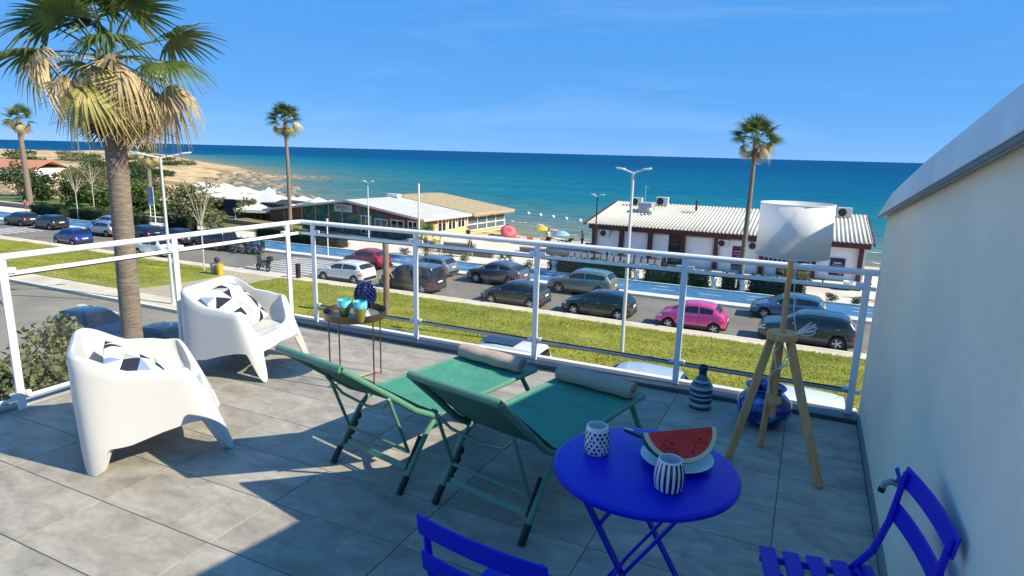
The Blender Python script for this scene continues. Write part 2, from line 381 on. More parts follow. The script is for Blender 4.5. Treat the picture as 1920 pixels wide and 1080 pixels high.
_L.new(_w.outputs['Fac'], _mw.inputs[0]); _L.new(_mw.outputs[0], _hv.inputs['Value']); _L.new(_r.outputs[0], _hv.inputs['Color']); _L.new(_hv.outputs[0], _b.inputs['Base Color'])  # wave shading put into the colour too, lighter and darker with the bump
b = MB()
xs = [-40000, -15000, -6000, -3000, -1500, -900]+[-700+i*20 for i in range(60)]+[520, 800, 1500, 3000, 8000, 20000]
ys = [55+i*3.5 for i in range(40)]+[200+i*12 for i in range(30)]+[600, 700, 850, 1100, 1500, 2200, 3500, 6000, 12000, 30000, 50000]
for yy in ys:
    for xx in xs: b.v.append((xx, yy, ZS))
nx = len(xs)
for j in range(len(ys)-1):
    for i in range(nx-1): b.f.append((j*nx+i, j*nx+i+1, (j+1)*nx+i+1, (j+1)*nx+i)); b.m.append(0)
sea = b.obj('sea', sw, smooth=False, fix=False); tag(sea, kind='structure')
at = sea.data.attributes.new('depth', 'FLOAT', 'POINT')
vals = []
for (xx, yy, zz) in b.v:
    if -700 < xx < 600 and yy < 600: d = max(0, -shore_d(xx, yy))
    else: d = max(60, yy-75)
    vals.append(.92*(1-math.exp(-d/75.0))*(.55+.45*min(1, d/900)))
at.data.foreach_set('value', vals)
# foam lines
FOAM = bpy.data.materials.new('sea_foam'); FOAM.use_nodes = True; _t = FOAM.node_tree; _b = _t.nodes['Principled BSDF']; _b.inputs['Base Color'].default_value = (.85, .87, .87, 1); _b.inputs['Roughness'].default_value = .8
_n = _t.nodes.new('ShaderNodeTexNoise'); _n.inputs['Scale'].default_value = .9; _n.inputs['Detail'].default_value = 6; _tc = _t.nodes.new('ShaderNodeTexCoord'); _t.links.new(_tc.outputs['Object'], _n.inputs[0])
_r = _t.nodes.new('ShaderNodeValToRGB'); _r.color_ramp.elements[0].position = .44; _r.color_ramp.elements[1].position = .56; _t.links.new(_n.outputs['Fac'], _r.inputs[0]); _t.links.new(_r.outputs[0], _b.inputs['Alpha'])
def foam(pts, wd):
    f = MB(); P = []
    for i, (x, y) in enumerate(pts):
        a = pts[min(i+1, len(pts)-1)]; c = pts[max(i-1, 0)]; t = Vector((a[0]-c[0], a[1]-c[1])).normalized(); n_ = Vector((-t.y, t.x))
        h = wd*(.25+.75*math.sin(math.pi*i/(len(pts)-1)))*random.uniform(.7, 1.2)
        P += [(x+n_.x*h, y+n_.y*h, ZS+.06), (x-n_.x*h, y-n_.y*h, ZS+.06)]
    f.add(P, [(2*i, 2*i+1, 2*i+3, 2*i+2) for i in range(len(pts)-1)])
    tag(f.obj('wave_foam', FOAM, smooth=False, fix=False), kind='structure')
def wav(x0, y0, x1, y1, n=14, a=.5): return [(x0+(x1-x0)*i/n, y0+(y1-y0)*i/n+a*math.sin(i*.9)) for i in range(n+1)]
foam(wav(-38, 88, -28, 81), .5); foam(wav(-31, 76.5, -20, 73), .55); foam(wav(-46, 93, -34, 88.5), .35); foam(wav(-108, 104, -84, 90), 1.0)
foam(wav(-95, 101, -70, 88), .8); foam(wav(-86, 92, -62, 84), .9); foam(wav(-20, 71, -8, 71), .5); foam(wav(5, 78, 16, 78), .4); foam(wav(2, 88, 18, 88), .35); foam(wav(-130, 126, -108, 106), 1.2)
foam(wav(-182, 182, -160, 168), 1.0); foam(wav(-75, 95, -62, 92), .6)

# ================================================================== TERRACE
TILE = bpy.data.materials.new('porcelain_tile'); TILE.use_nodes = True; _t = TILE.node_tree; _N = _t.nodes; _L = _t.links; _b = _N['Principled BSDF']
_tc = _N.new('ShaderNodeTexCoord'); _oi = _N.new('ShaderNodeObjectInfo'); _mu = _N.new('ShaderNodeMath'); _mu.operation = 'MULTIPLY'; _mu.inputs[1].default_value = 53
_L.new(_oi.outputs['Random'], _mu.inputs[0]); _va = _N.new('ShaderNodeVectorMath'); _L.new(_tc.outputs['Object'], _va.inputs[0]); _L.new(_mu.outputs[0], _va.inputs[1])
_n = _N.new('ShaderNodeTexNoise'); _n.inputs['Scale'].default_value = 3.2; _n.inputs['Detail'].default_value = 9; _n.inputs['Roughness'].default_value = .68; _n.inputs['Distortion'].default_value = .5
_mp = _N.new('ShaderNodeMapping'); _mp.inputs['Scale'].default_value = (1, 1.9, 1); _L.new(_va.outputs[0], _mp.inputs[0]); _L.new(_mp.outputs[0], _n.inputs[0])
_r = _N.new('ShaderNodeValToRGB'); _r.color_ramp.elements[0].position = .30; _r.color_ramp.elements[0].color = (.215, .197, .166, 1); _r.color_ramp.elements[1].position = .70; _r.color_ramp.elements[1].color = (.455, .415, .345, 1)
_e = _r.color_ramp.elements.new(.5); _e.color = (.335, .306, .254, 1)
_L.new(_n.outputs['Fac'], _r.inputs[0])
_n3 = _N.new('ShaderNodeTexNoise'); _n3.inputs['Scale'].default_value = 28; _n3.inputs['Detail'].default_value = 6; _L.new(_va.outputs[0], _n3.inputs[0])
_m3 = _N.new('ShaderNodeMapRange'); _m3.inputs['To Min'].default_value = .82; _m3.inputs['To Max'].default_value = 1.14; _L.new(_n3.outputs['Fac'], _m3.inputs[0])
_m4 = _N.new('ShaderNodeMapRange'); _m4.inputs['To Min'].default_value = .92; _m4.inputs['To Max'].default_value = 1.07; _L.new(_oi.outputs['Random'], _m4.inputs[0])
_m5 = _N.new('ShaderNodeMath'); _m5.operation = 'MULTIPLY'; _L.new(_m3.outputs[0], _m5.inputs[0]); _L.new(_m4.outputs[0], _m5.inputs[1])
_hv = _N.new('ShaderNodeHueSaturation'); _L.new(_r.outputs[0], _hv.inputs['Color']); _L.new(_m5.outputs[0], _hv.inputs['Value']); _L.new(_hv.outputs[0], _b.inputs['Base Color'])
_b.inputs['Roughness'].default_value = .55; _b.inputs['Specular IOR Level'].default_value = .35
_bp = _N.new('ShaderNodeBump'); _bp.inputs['Strength'].default_value = .12; _bp.inputs['Distance'].default_value = .01; _L.new(_n3.outputs['Fac'], _bp.inputs['Height']); _L.new(_bp.outputs[0], _b.inputs['Normal'])
GROUT = mat('grout', (.15, .14, .125), .9)
SLATE = mat('slate_sill', (.085, .088, .092), .45, var=.25, vs_=3, bump=.1, bs=60, stretch=(.3, 3, 1))
WALLX = 0.49
flo = MB().bb(-4.86, WALLX+.1, -2.5, 4.87, -.10, -.006).obj('terrace_floor', GROUT, smooth=False); tag(flo, kind='structure')
TX, TY, X0, Y0 = .8005, .398, .0152, 1.412
tile_me = {}
def tile_mesh(w_, h_):
    k = (round(w_, 3), round(h_, 3))
    if k not in tile_me:
        g = .0022; tile_me[k] = MB().bb(-w_/2+g, w_/2-g, -h_/2+g, h_/2-g, -.012, 0).mesh('tile', TILE, smooth=False, bev=.0012)
    return tile_me[k]
i = -7
while X0+i*TX < WALLX-.02:
    xa, xb = max(-4.84, X0+i*TX), min(WALLX-.012, X0+(i+1)*TX); i += 1
    if xb-xa < .03: continue
    for j in range(-6, 9):
        ya, yb = Y0+j*TY, min(4.858, Y0+(j+1)*TY)
        link('tile', tile_mesh(xb-xa, yb-ya), flo, loc=((xa+xb)/2, (ya+yb)/2, 0))
slab('terrace_sill', [(-4.86, 4.86), (WALLX-.003, 4.86), (WALLX-.003, 5.055), (-5.0, 5.055), (-5.0, 4.86)], -.05, .034, SLATE, bev=.004)
slab('terrace_edge', rect(-5.05, WALLX-.003, 5.058, 5.15), -.3, .022, mat('edge_stone', (.72, .70, .66), .6, var=.08, vs_=4), bev=.004)
slab('terrace_kerb', rect(-5.02, -4.863, -2.5, 4.858), -.3, .02, mat('kerb_cement', (.33, .32, .30), .85, var=.2, vs_=5, bump=.2, bs=60), bev=.004)
slab('terrace_base', rect(-4.95, 6, -6, 5.05), ZR, -.305, PLASTER)
# ---- side wall with sloped coping
def wt(y): return 1.53+.143*(4.98-y)
wall = MB().prism([(-2.5, -.1), (5.02, -.1), (5.02, wt(5.02)), (-2.5, wt(-2.5))], WALLX, WALLX+.3, 'x').obj('side_wall', PLASTER, smooth=False)
tag(wall, 'cream plastered side wall with sloping top on the right of the terrace', 'wall')
SKIRT = mat('skirting', (.22, .22, .215), .6, var=.15, vs_=5)
MB().bb(WALLX-.011, WALLX-.0005, -2.5, 4.855, .001, .075).obj('skirting', SKIRT, wall, smooth=False, bev=.002)
METAL = mat('grey_sheet_metal', (.66, .70, .72), .38, metal=.25, var=.1, vs_=3, bump=.04, bs=9)
wb_ = lambda y: wt(y)-.049
prof = [(5.10, wb_(5.10)), (4.42, wb_(4.42)+.096), (3.3, wb_(3.3)+.128), (-2.5, wb_(-2.5)+.133), (-2.5, wb_(-2.5))]
MB().prism(prof, WALLX-.055, WALLX-.004, 'x').obj('coping', METAL, wall, smooth=False, bev=.003)
MB().prism([(5.02, wt(5.02)+.002), (5.02, wt(5.02)+.02), (4.45, wt(4.45)+.04), (3.5, wt(3.5)+.07), (-2.5, wt(-2.5)+.07), (-2.5, wt(-2.5)+.002)], WALLX-.003, WALLX+.50, 'x').obj('roof_sheet', METAL, wall, smooth=False)
MB().prism([(5.05, wb_(5.05)-.018), (5.08, wb_(5.08)-.002), (-2.5, wb_(-2.5)-.002), (-2.5, wb_(-2.5)-.018)], WALLX-.050, WALLX-.038, 'x').obj('shadow_strip', mat('shadow_strip_dark', (.09, .10, .11), .4, metal=.6), wall, smooth=False)  # dark strip standing in for the shadow gap under the coping
# ---- tap on the wall
tp = empty('tap', (WALLX, 2.84, .535), 0, 'grey metal garden tap with blue handle on the cream side wall', 'tap')
CHR = mat('tap_metal', (.28, .29, .30), .35, metal=.9); BLUEP = mat('tap_blue', (.01, .06, .55), .35)
MB().tube([(0, 0, 0), (-.03, 0, .004), (-.055, 0, .012), (-.075, 0, 0), (-.083, 0, -.024)], [.014, .013, .014, .013, .012], 10).obj('spout', CHR, tp)
MB().tube([(-.083, 0, -.022), (-.088, 0, -.042)], .014, 10).obj('nozzle', BLACK, tp)
MB().tube([(-.03, 0, .01), (-.03, 0, .03)], .012, 8).bar((-.03, -.006, .034), (-.045, .004, .075), .022, .008).obj('handle', BLUEP, tp, bev=.002)
# ================================================================== RAILING
ral = empty('railing', (-4.77, 4.98, .02), 0, 'white metal railing with glass panes round the terrace edge', 'railing')
def L_(x, y, z): return (x+4.77, y-4.98, z-.02)
FX = [-4.60, -3.34, -2.085, -.83, .425]; LY = [-.23, 1.02, 2.27, 3.53, 4.80]
RGREY = mat('rail_grey', (.42, .43, .44), .4, metal=.3); RB = mat('glass_seal', (.02, .02, .02), .5)
for x in FX: MB().bb(*(L_(x-.024, 0, 0)[0], L_(x+.024, 0, 0)[0]), -.012, .012, .004, 1.045).obj('post', WHITE, ral, smooth=False, bev=.004)
for y in LY: MB().bb(-.012, .012, y-.024-4.98, y+.024-4.98, .0, 1.045).obj('post', WHITE, ral, smooth=False, bev=.004)
zt = 1.062
tr = MB().tube([L_(-4.77, -2.4, zt+.02), L_(-4.77, 4.93, zt+.02), L_(-4.755, 4.965, zt+.02), L_(-4.72, 4.98, zt+.02), L_(WALLX-.006, 4.98, zt+.02)], .023, 12)
tr.obj('top_rail', WHITE, ral)
def panes(pts, zb, zt_, names):
    for (a, b_) in pts:
        p, q = Vector(L_(*a, 0)), Vector(L_(*b_, 0)); d = (q-p).normalized(); p2, q2 = p+d*.035, q-d*.035
        MB().bar(p+Vector((0, 0, zt_+.012)), q+Vector((0, 0, zt_+.012)), .022, .028).obj('mid_rail', WHITE, ral, smooth=False, bev=.003)
        MB().bar(p+Vector((0, 0, zb-.014)), q+Vector((0, 0, zb-.014)), .022, .026).obj('bottom_rail', names, ral, smooth=False, bev=.003)
        MB().bar(p2+Vector((0, 0, zb+.004)), q2+Vector((0, 0, zb+.004)), .014, .009).obj('glass_seal', RB, ral, smooth=False)
        MB().bar(p2+Vector((0, 0, zt_-.006)), q2+Vector((0, 0, zt_-.006)), .014, .009).obj('glass_seal', RB, ral, smooth=False)
        h = (zt_-zb)
        MB().bar(p2+Vector((0, 0, zb+h/2)), q2+Vector((0, 0, zb+h/2)), .008, h-.02).obj('glass_pane', GLASS, ral, smooth=False)
        for e in (p+d*.045, q-d*.045):
            MB().box((e.x, e.y, zt_+.012), (.05, .05, .036)).obj('clamp', WHITE, ral, smooth=False, bev=.004)
            MB().box((e.x, e.y, zb-.012), (.035, .035, .03)).obj('clamp', WHITE, ral, smooth=False, bev=.004)
panes([((a, 4.98), (b_, 4.98)) for a, b_ in zip([-4.77]+FX, FX+[WALLX-.008])][1:5], .215, .955, RGREY)
panes([((-4.77, a), (-4.77, b_)) for a, b_ in zip(LY[:-1], LY[1:])], .12, .955, WHITE)
MB().bar(L_(-4.77, 4.8, .967), L_(-4.77, 4.98, .967), .022, .028).bar(L_(-4.77, 4.98, .967), L_(-4.6, 4.98, .967), .022, .028).obj('mid_rail', WHITE, ral, smooth=False, bev=.003)
MB().bar(L_(.425, 4.98, .967), L_(WALLX-.006, 4.98, .967), .022, .028).bar(L_(.425, 4.98, .2), L_(WALLX-.006, 4.98, .2), .022, .026).obj('mid_rail', WHITE, ral, smooth=False, bev=.003)
# ================================================================== ARMCHAIRS
SHELL = mat('white_plastic', (.56, .56, .55), .42, var=.03, vs_=2, bump=.12, bs=420)
def sm(a, b, x):
    t = max(0, min(1, (x-a)/(b-a))); return t*t*(3-2*t)
def chair_mesh():
    N = 144; HW, HD = .385, .375
    ring = []
    for k in range(N):
        g = 2*math.pi*k/N; e = 2/6.5
        cx, sy_ = math.cos(g), math.sin(g)
        ring.append((HW*math.copysign(abs(cx)**e, cx), HD*math.copysign(abs(sy_)**e, sy_)))
    def side(k):
        x, y = ring[k]; return x, y
    b = MB(); rows = []
    def scale_at(x, y, z):
        # body draws in as it rises: the front leans back, the sides a little, the back stands upright
        fy = max(0, y/HD); 
        yy = y - fy*.37*min(z, .6) if y > 0 else y*(1+.10*min(z,.5))
        xx = x*(1-.10*min(z, .8)/.8)
        return xx, yy
    rim, low = [], []
    for (x, y) in ring:
        s = (HD-y)/(2*HD)                       # 0 front .. 1 back
        ax = abs(x)/HW
        arm = .568+.022*sm(.25, .6, s)+.13*sm(.62, 1.0, s)
        front = .335
        t = sm(.60, .93, ax) if y > 0 else 1.0
        z = front+(arm-front)*t
        rim.append(z)
        d = min(math.hypot(x-cx_*HW*.97, y-cy_*HD*.97) for cx_ in (-1, 1) for cy_ in (-1, 1))
        low.append((.155+.08*sm(-.2, .2, y))*(sm(.032, .105, d) if y > 0 else sm(.048, .125, d))+.012*sm(.2, .4, d))
    def addring(fn): rows.append([len(b.v)+k for k in range(N)]); [b.v.append(fn(k)) for k in range(N)]
    def inset(k, z, t):
        x, y = scale_at(*ring[k], z); l = math.hypot(x, y); return (x-x/l*t, y-y/l*t)
    NO = 9
    # inside of the legs (hollow), then outer skin, rim, inner skin, seat
    addring(lambda k: (*[c*.60 for c in inset(k, .27, .05)], .295))
    addring(lambda k: (*inset(k, .27, .045), .285))
    addring(lambda k: (*inset(k, low[k], .045), low[k]))
    for i in range(NO):
        t = i/(NO-1)
        addring(lambda k: (*inset(k, low[k]+(rim[k]-.02-low[k])*t, 0), low[k]+(rim[k]-.02-low[k])*t))
    addring(lambda k: (*inset(k, rim[k], .008), rim[k]-.006))
    addring(lambda k: (*inset(k, rim[k], .022), rim[k]))
    addring(lambda k: (*inset(k, rim[k], .038), rim[k]-.006))
    seat = .335
    for i in range(1, 6):
        t = i/5
        def fn(k, t=t):
            z = rim[k]-.012+(seat-rim[k]+.012)*t
            z = max(z, seat) if rim[k] > seat+.03 else rim[k]-.008-.012*t
            return (*inset(k, z, .048+.055*t*t), z)
        addring(fn)
    for q in (.80, .6, .4, .2):
        addring(lambda k: (*[c*q for c in inset(k, seat, .10)], seat-.02*(1-q)-.012))
    for i in range(len(rows)-1):
        A, B = rows[i], rows[i+1]
        for k in range(N):
            b.f.append((A[k], A[(k+1) % N], B[(k+1) % N], B[k])); b.m.append(0)
    b.f.append(tuple(rows[-1])); b.m.append(0); b.f.append(tuple(rows[0][::-1])); b.m.append(0)
    return b.mesh('armchair', SHELL, ang=42)
ch_me = chair_mesh()
def face_rot(fx, fy): return math.atan2(fy, fx)-math.pi/2
ca = link('armchair', ch_me, None, (-3.57, 2.445, .002), (0, 0, face_rot(.56, .83)), (1.04, 1.09, .97))
tag(ca, 'nearer white moulded plastic tub armchair seen from its side, left of the loungers', 'armchair', 'white tub armchairs')
cb = link('armchair', ch_me, None, (-4.18, 3.72, .002), (0, 0, face_rot(.966, .258)), (1.03, 1.04, .98))
tag(cb, 'farther white moulded plastic tub armchair in the railing corner, facing the side table', 'armchair', 'white tub armchairs')
# ---- cushions: each triangle of the print is a face with one of five cloths
CL = [mat('cloth_white', (.78, .79, .80), .9, bump=.2, bs=500), mat('cloth_navy', (.012, .014, .035), .9, bump=.2, bs=500), mat('cloth_blue', (.20, .27, .48), .9, bump=.2, bs=500), mat('cloth_ice', (.52, .62, .70), .9, bump=.2, bs=500), mat('cloth_grey', (.36, .36, .36), .9, bump=.2, bs=500)]
def cushion(seed):
    rg = random.Random(seed); n = 20; b = MB(); hw = .235
    pick = {}
    for side_ in (1, -1):
        base = len(b.v)
        for j in range(n+1):
            for i in range(n+1):
                u, v = -1+2*i/n, -1+2*j/n
                pinch = 1-.07*(u*u*v*v) - .05*(1-u*u)*v*v - .05*(1-v*v)*u*u
                h = .075*((1-u**2)**.55*(1-v**2)**.55) + .004*math.sin(7*u+3*v)*(1-u*u)
                b.v.append((u*hw*pinch, v*hw*pinch, side_*h))
        for j in range(n):
            for i in range(n):
                a = base+j*(n+1)+i; q = (a, a+1, a+n+2, a+n+1)
                I, J = i//4, j//4; fi, fj = (i % 4+.5)/4, (j % 4+.5)/4
                odd = (I+J) % 2
                tris = ((q[0], q[1], q[2]), (q[0], q[2], q[3])) if odd else ((q[0], q[1], q[3]), (q[1], q[2], q[3]))
                cs = (((i % 4)+.67)/4, ((j % 4)+.33)/4), (((i % 4)+.33)/4, ((j % 4)+.67)/4)
                if not odd: cs = (((i % 4)+.33)/4, ((j % 4)+.33)/4), (((i % 4)+.67)/4, ((j % 4)+.67)/4)
                for tr_, (fi, fj) in zip(tris, cs):
                    key = (side_, I, J, (fi > fj) if odd else (fi+fj > 1))
                    if key not in pick: pick[key] = rg.choice([0, 0, 1, 1, 2, 3, 4, 0, 0])
                    b.f.append(tr_ if side_ > 0 else tr_[::-1]); b.m.append(pick[key])
    return b.mesh('cushion', CL, ang=80, fix=False)
c1 = link('cushion', cushion(3), None, (-3.625, 2.375, .478), (R(-38), R(3), face_rot(.56, .83)))
tag(c1, 'geometric navy and white cushion inside the nearer armchair', 'cushion', 'armchair cushions')
c2 = link('cushion', cushion(12), None, (-4.28, 3.68, .515), (R(-44), R(8), face_rot(.966, .258)))
tag(c2, 'geometric navy and white cushion leaning in the farther armchair', 'cushion', 'armchair cushions')
# ================================================================== SIDE TABLE
BRASS = mat('bronze_metal', (.16, .115, .075), .4, metal=.85); TRAY = mat('tray_top', (.30, .27, .24), .35, metal=.4, var=.1, vs_=5)
stb = empty('side_table', (-3.165, 3.86, 0), R(28), 'small round tray side table on thin bronze legs beside the armchair', 'side table')
MB().lathe([(0, .545), (.236, .545), (.240, .548), (.241, .592), (.246, .593), (.247, .542), (.243, .536), (0, .536)], 40).obj('tray', [BRASS], stb)
MB().lathe([(0, .546), (.234, .5465)], 40).obj('tray_top', TRAY, stb)
for a in (45, 135, 225, 315):
    x, y = .238*math.cos(R(a)), .238*math.sin(R(a)); MB().tube([(x, y, .004), (x, y, .565)], .006, 8).obj('leg', BRASS, stb)
for a in (45, 135):
    x, y = .238*math.cos(R(a)), .238*math.sin(R(a)); MB().tube([(x, y, .03+.012*(a > 90)), (-x, -y, .03+.012*(a > 90))], .005, 6).obj('cross_rod', BRASS, stb)
TURQ = mat('turquoise_glass', (.02, .42, .55), .12, c2=(.25, .75, .82), vs_=45, coat=.5); AMB = mat('amber_glass', (.30, .21, .02), .15, c2=(.16, .22, .05), vs_=30, coat=.5)
for (x, y, lb) in ((-3.125, 3.69, 'left turquoise and amber tumbler on the tray side table'), (-2.995, 3.715, 'right turquoise and amber tumbler in front of the pine cone ornament')):
    g = MB().lathe([(0, 0), (.028, 0), (.031, .008), (.041, .075), (.052, .112), (.054, .135), (.053, .165), (.049, .165), (.048, .14), (.036, .08), (.026, .015), (0, .012)], 28, mf=lambda i, k: 0 if i < 4 or i > 8 else 1)
    tag(link('tumbler', g.mesh('tumbler', [AMB, TURQ]), None, (x, y, .5475)), lb, 'glass', 'tumblers on the side table')
pc = empty('pine_cone_ornament', (-3.04, 3.835, .5475), 0, 'navy blue ceramic pine cone ornament on a small white foot', 'ornament')
NAVY = mat('navy_glaze', (.008, .010, .075), .12, coat=.8)
MB().lathe([(0, .0), (.045, 0), (.046, .01), (.03, .03), (.022, .06), (.03, .09), (.035, .1)], 20).obj('foot', mat('glazed_white_blue', (.62, .70, .75), .2, c2=(.15, .40, .60), vs_=25), pc)
bo = MB().lathe([(0, .08), (.045, .09), (.068, .13), (.076, .175), (.068, .225), (.045, .265), (.015, .288), (0, .29)], 24).obj('cone_body', NAVY, pc)
sc_me = MB().ball((0, 0, 0), .0135, 8, 5, sc_=(1, .8, 1)).mesh('scale', NAVY)
for j in range(9):
    t = (j+.5)/9; z = .09+.195*t; r_ = .077*math.sin(math.pi*(.12+.80*t))**.7; n = max(4, int(15*r_/.077))
    for i in range(n):
        a = 2*math.pi*(i+.5*(j % 2))/n
        link('scale', sc_me, pc, (r_*math.cos(a), r_*math.sin(a), z), (0, R(-20), a), None)
# ================================================================== SUN LOUNGERS
GRN = mat('green_frame_paint', (.10, .245, .165), .4, var=.05, vs_=4); CANV = mat('green_canvas', (.055, .25, .17), .85, var=.12, vs_=5, bump=.5, bs=16)
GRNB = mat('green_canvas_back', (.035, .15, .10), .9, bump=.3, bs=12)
def lounger(loc, rz, label, top=(-.60, .78), TW_=.262, tx=-.05):
    t = empty('sun_lounger', loc, rz, label, 'sun lounger', 'green folding sun loungers')
    SW, z = .285, .375
    # canvas seat
    def sling(name, y0, z0, y1, z1, sag, w_, w1=None, x1=0.0):
        w1 = w1 or w_
        b = MB(); n, m = 10, 8
        for s_ in (0, 1):
            for j in range(n+1):
                for i in range(m+1):
                    u, v = -1+2*i/m, j/n
                    b.v.append((u*(w_+(w1-w_)*v)+x1*v, y0+(y1-y0)*v, z0+(z1-z0)*v - sag*(1-u*u)*math.sin(math.pi*min(1, max(0, v)))-s_*.004))
        o = (n+1)*(m+1)
        for j in range(n):
            for i in range(m):
                a = j*(m+1)+i; q = (a, a+1, a+m+2, a+m+1)
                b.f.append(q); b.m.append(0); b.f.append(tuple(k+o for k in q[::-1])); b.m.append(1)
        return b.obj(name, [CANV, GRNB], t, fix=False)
    sling('seat_canvas', .0, z+.012, .965, z+.012, .012, SW+.012)
    sling('back_canvas', -.02, z+.012, top[0], top[1]+.012, .05, SW+.010, TW_+.01, tx)
    bt = lambda v, s_: (s_*(SW+(TW_-SW)*v)+tx*v, -.03+(top[0]+.03)*v, z+(top[1]-z)*v)
    # wrapped canvas hems on the tubes
    for s_ in (-1, 1):
        MB().tube([bt(0, s_), (bt(.2, s_)[0], bt(.2, s_)[1]-.01, bt(.2, s_)[2]-.018), (bt(.55, s_)[0], bt(.55, s_)[1], bt(.55, s_)[2]-.012), bt(1, s_)], .018, 10).obj('back_tube', GRN, t)
        MB().tube([(s_*SW, .975, z), (s_*SW, .10, z), (s_*SW, .0, z-.012), (s_*SW, -.08, z-.075), (s_*SW, -.17, .18), (s_*SW, -.245, .075)], .016, 10).obj('side_rail', GRN, t)
        MB().tube([(s_*SW, -.24, .085), (s_*SW, -.30, .002)], .019, 10).obj('foot_cap', BLACK, t)
        MB().tube([(s_*(SW-.01), .83, z-.02), (s_*(SW-.005), .93, .2), (s_*SW, 1.09, .0)], .0165, 10).obj('leg', GRN, t)
        # toothed ratchet strip
        pf = []; k = 4; d_ = Vector((-.54, -.84)); n_ = Vector((.84, -.54)); o_ = Vector((-.115, .275))
        for i in range(k*6+1):
            f = i/(k*6); ph = (i % 6)/6; p = o_+d_*(.20*f)+n_*(.010+.020*(1-abs(2*ph-1)**1.5)); pf.append((p.x, p.y))
        e1, e0 = o_+d_*.20-n_*.004, o_-n_*.004; pf += [(e1.x, e1.y), (e0.x, e0.y)]
        MB().prism(pf, s_*(SW-.033), s_*(SW-.020), 'x').obj('ratchet', BLACK, t, smooth=False)
        MB().tube([(s_*(SW-.035), -.33, .555), (s_*(SW-.035), -.195, .205)], .010, 8).obj('prop_arm', GRN, t)
        MB().box((s_*(SW+.012), -.005, z-.02), (.012, .05, .06)).obj('hinge_plate', mat('hinge_metal', (.3, .35, .32), .4, metal=.7), t, bev=.003)
    MB().tube([(-SW+.03, -.195, .205), (SW-.03, -.195, .205)], .010, 8).obj('prop_bar', GRN, t)
    MB().bar((-SW, -.21, .115), (SW, -.21, .115), .012, .035, up=(0, .6, 1)).obj('cross_bar', GRN, t, bev=.003)
    MB().tube([(-SW, .975, z), (SW, .975, z)], .0185, 10).obj('cross_bar', GRN, t)
    MB().tube([(-SW+.02, -.34, .56), (-SW*.6, -.30, .47), (0, -.27, .43), (SW*.6, -.30, .47), (SW-.02, -.34, .56)], .008, 8).obj('brace', GRN, t)
    MB().tube([(tx-TW_-.004, top[0], top[1]), (tx+TW_+.004, top[0], top[1])], .020, 12).obj('head_tube', GRN, t)
    return t
LR = -R(12)
lounger((-2.065, 2.93, 0), LR, 'left green folding sun lounger, half in sunlight, next to the side table')
lounger((-1.285, 2.82, 0), LR, 'right green folding sun lounger in the shade beside the blue bistro table', (-.50, .79), .272, .02)
TOW = mat('beige_towel', (.84, .63, .50), .95, var=.08, vs_=30, bump=1.0, bs=350)
def towel(loc, label):
    b = MB(); L = .27; n = 140; P = []
    for e in range(13):
        x = -L+2*L*e/12
        for i in range(n):
            pass
    # spiral roll: closed thin strip swept along x
    turns = 2.6; m = 60; out = []
    for i in range(m+1):
        a = turns*2*math.pi*i/m; r_ = .018+.039*i/m; out.append((r_*math.cos(a), r_*math.sin(a)))
    th = .009; inn = []
    for i in range(m+1):
        a = turns*2*math.pi*i/m; r_ = .018+.039*i/m-th; inn.append((r_*math.cos(a), r_*math.sin(a)))
    poly = out+inn[::-1]; K = len(poly); rg = random.Random(hash(label) % 1000)
    for e in range(13):
        x = -L+2*L*e/12; wob = 1+.05*math.sin(e*1.3+loc[0])+(-.07 if e in (0, 12) else 0)
        for (y_, z_) in poly: b.v.append((x, y_*wob*1.12, z_*wob+.001*math.sin(e*2+y_*90)))
    for e in range(12):
        for i in range(K): b.f.append((e*K+i, e*K+(i+1) % K, (e+1)*K+(i+1) % K, (e+1)*K+i)); b.m.append(0)
    for e in (0, 12):
        for i in range(m):
            q = (e*K+i, e*K+i+1, e*K+K-2-i, e*K+K-1-i); b.f.append(q if e else q[::-1]); b.m.append(0)
    return tag(link('rolled_towel', b.mesh('rolled_towel', TOW, ang=50), None, loc, (0, 0, LR)), label, 'towel', 'rolled towels on the loungers')
def onl(o, y): return (o[0]+math.sin(R(12))*y, o[1]+math.cos(R(12))*y)
towel((*onl((-2.065, 2.93), .84), .437), 'rolled beige towel on the foot of the left green lounger')
towel((*onl((-1.285, 2.82), .86), .437), 'rolled beige towel on the foot of the right green lounger')
# ================================================================== BISTRO TABLE + CHAIRS
COB = mat('cobalt_paint', (.004, .006, .50), .36, spec=.35, bump=.02, bs=200)
TZ = .71; tcx, tcy = -.447, 2.178
tb = empty('bistro_table', (tcx, tcy, 0), R(-6), 'round cobalt blue metal bistro table with folding crossed legs', 'table')
MB().lathe([(0, TZ), (.325, TZ), (.335, TZ-.002), (.341, TZ-.008), (.340, TZ-.022), (.334, TZ-.022), (.333, TZ-.006), (0, TZ-.006)], 72).obj('table_top', COB, tb)
for yo in (-.17, .17):
    s_ = .012 if yo < 0 else -.012
    MB().bar((-.22, yo, TZ-.012), (.22, yo, 0), .012, .030, up=(0, 1, 0)).obj('leg', COB, tb, smooth=False, bev=.002)
    MB().bar((.22, yo+s_, TZ-.012), (-.22, yo+s_, 0), .012, .030, up=(0, 1, 0)).obj('leg', COB, tb, smooth=False, bev=.002)
    MB().tube([(0, yo-.02, TZ/2), (0, yo+.03, TZ/2)], .006, 8).obj('rivet', CHR, tb)
for (x, z) in ((-.10, .52), (.11, .18), (-.11, .17)):
    MB().bar((x, -.17, z), (x, .17, z), .010, .020).obj('stretcher', COB, tb, smooth=False, bev=.002)
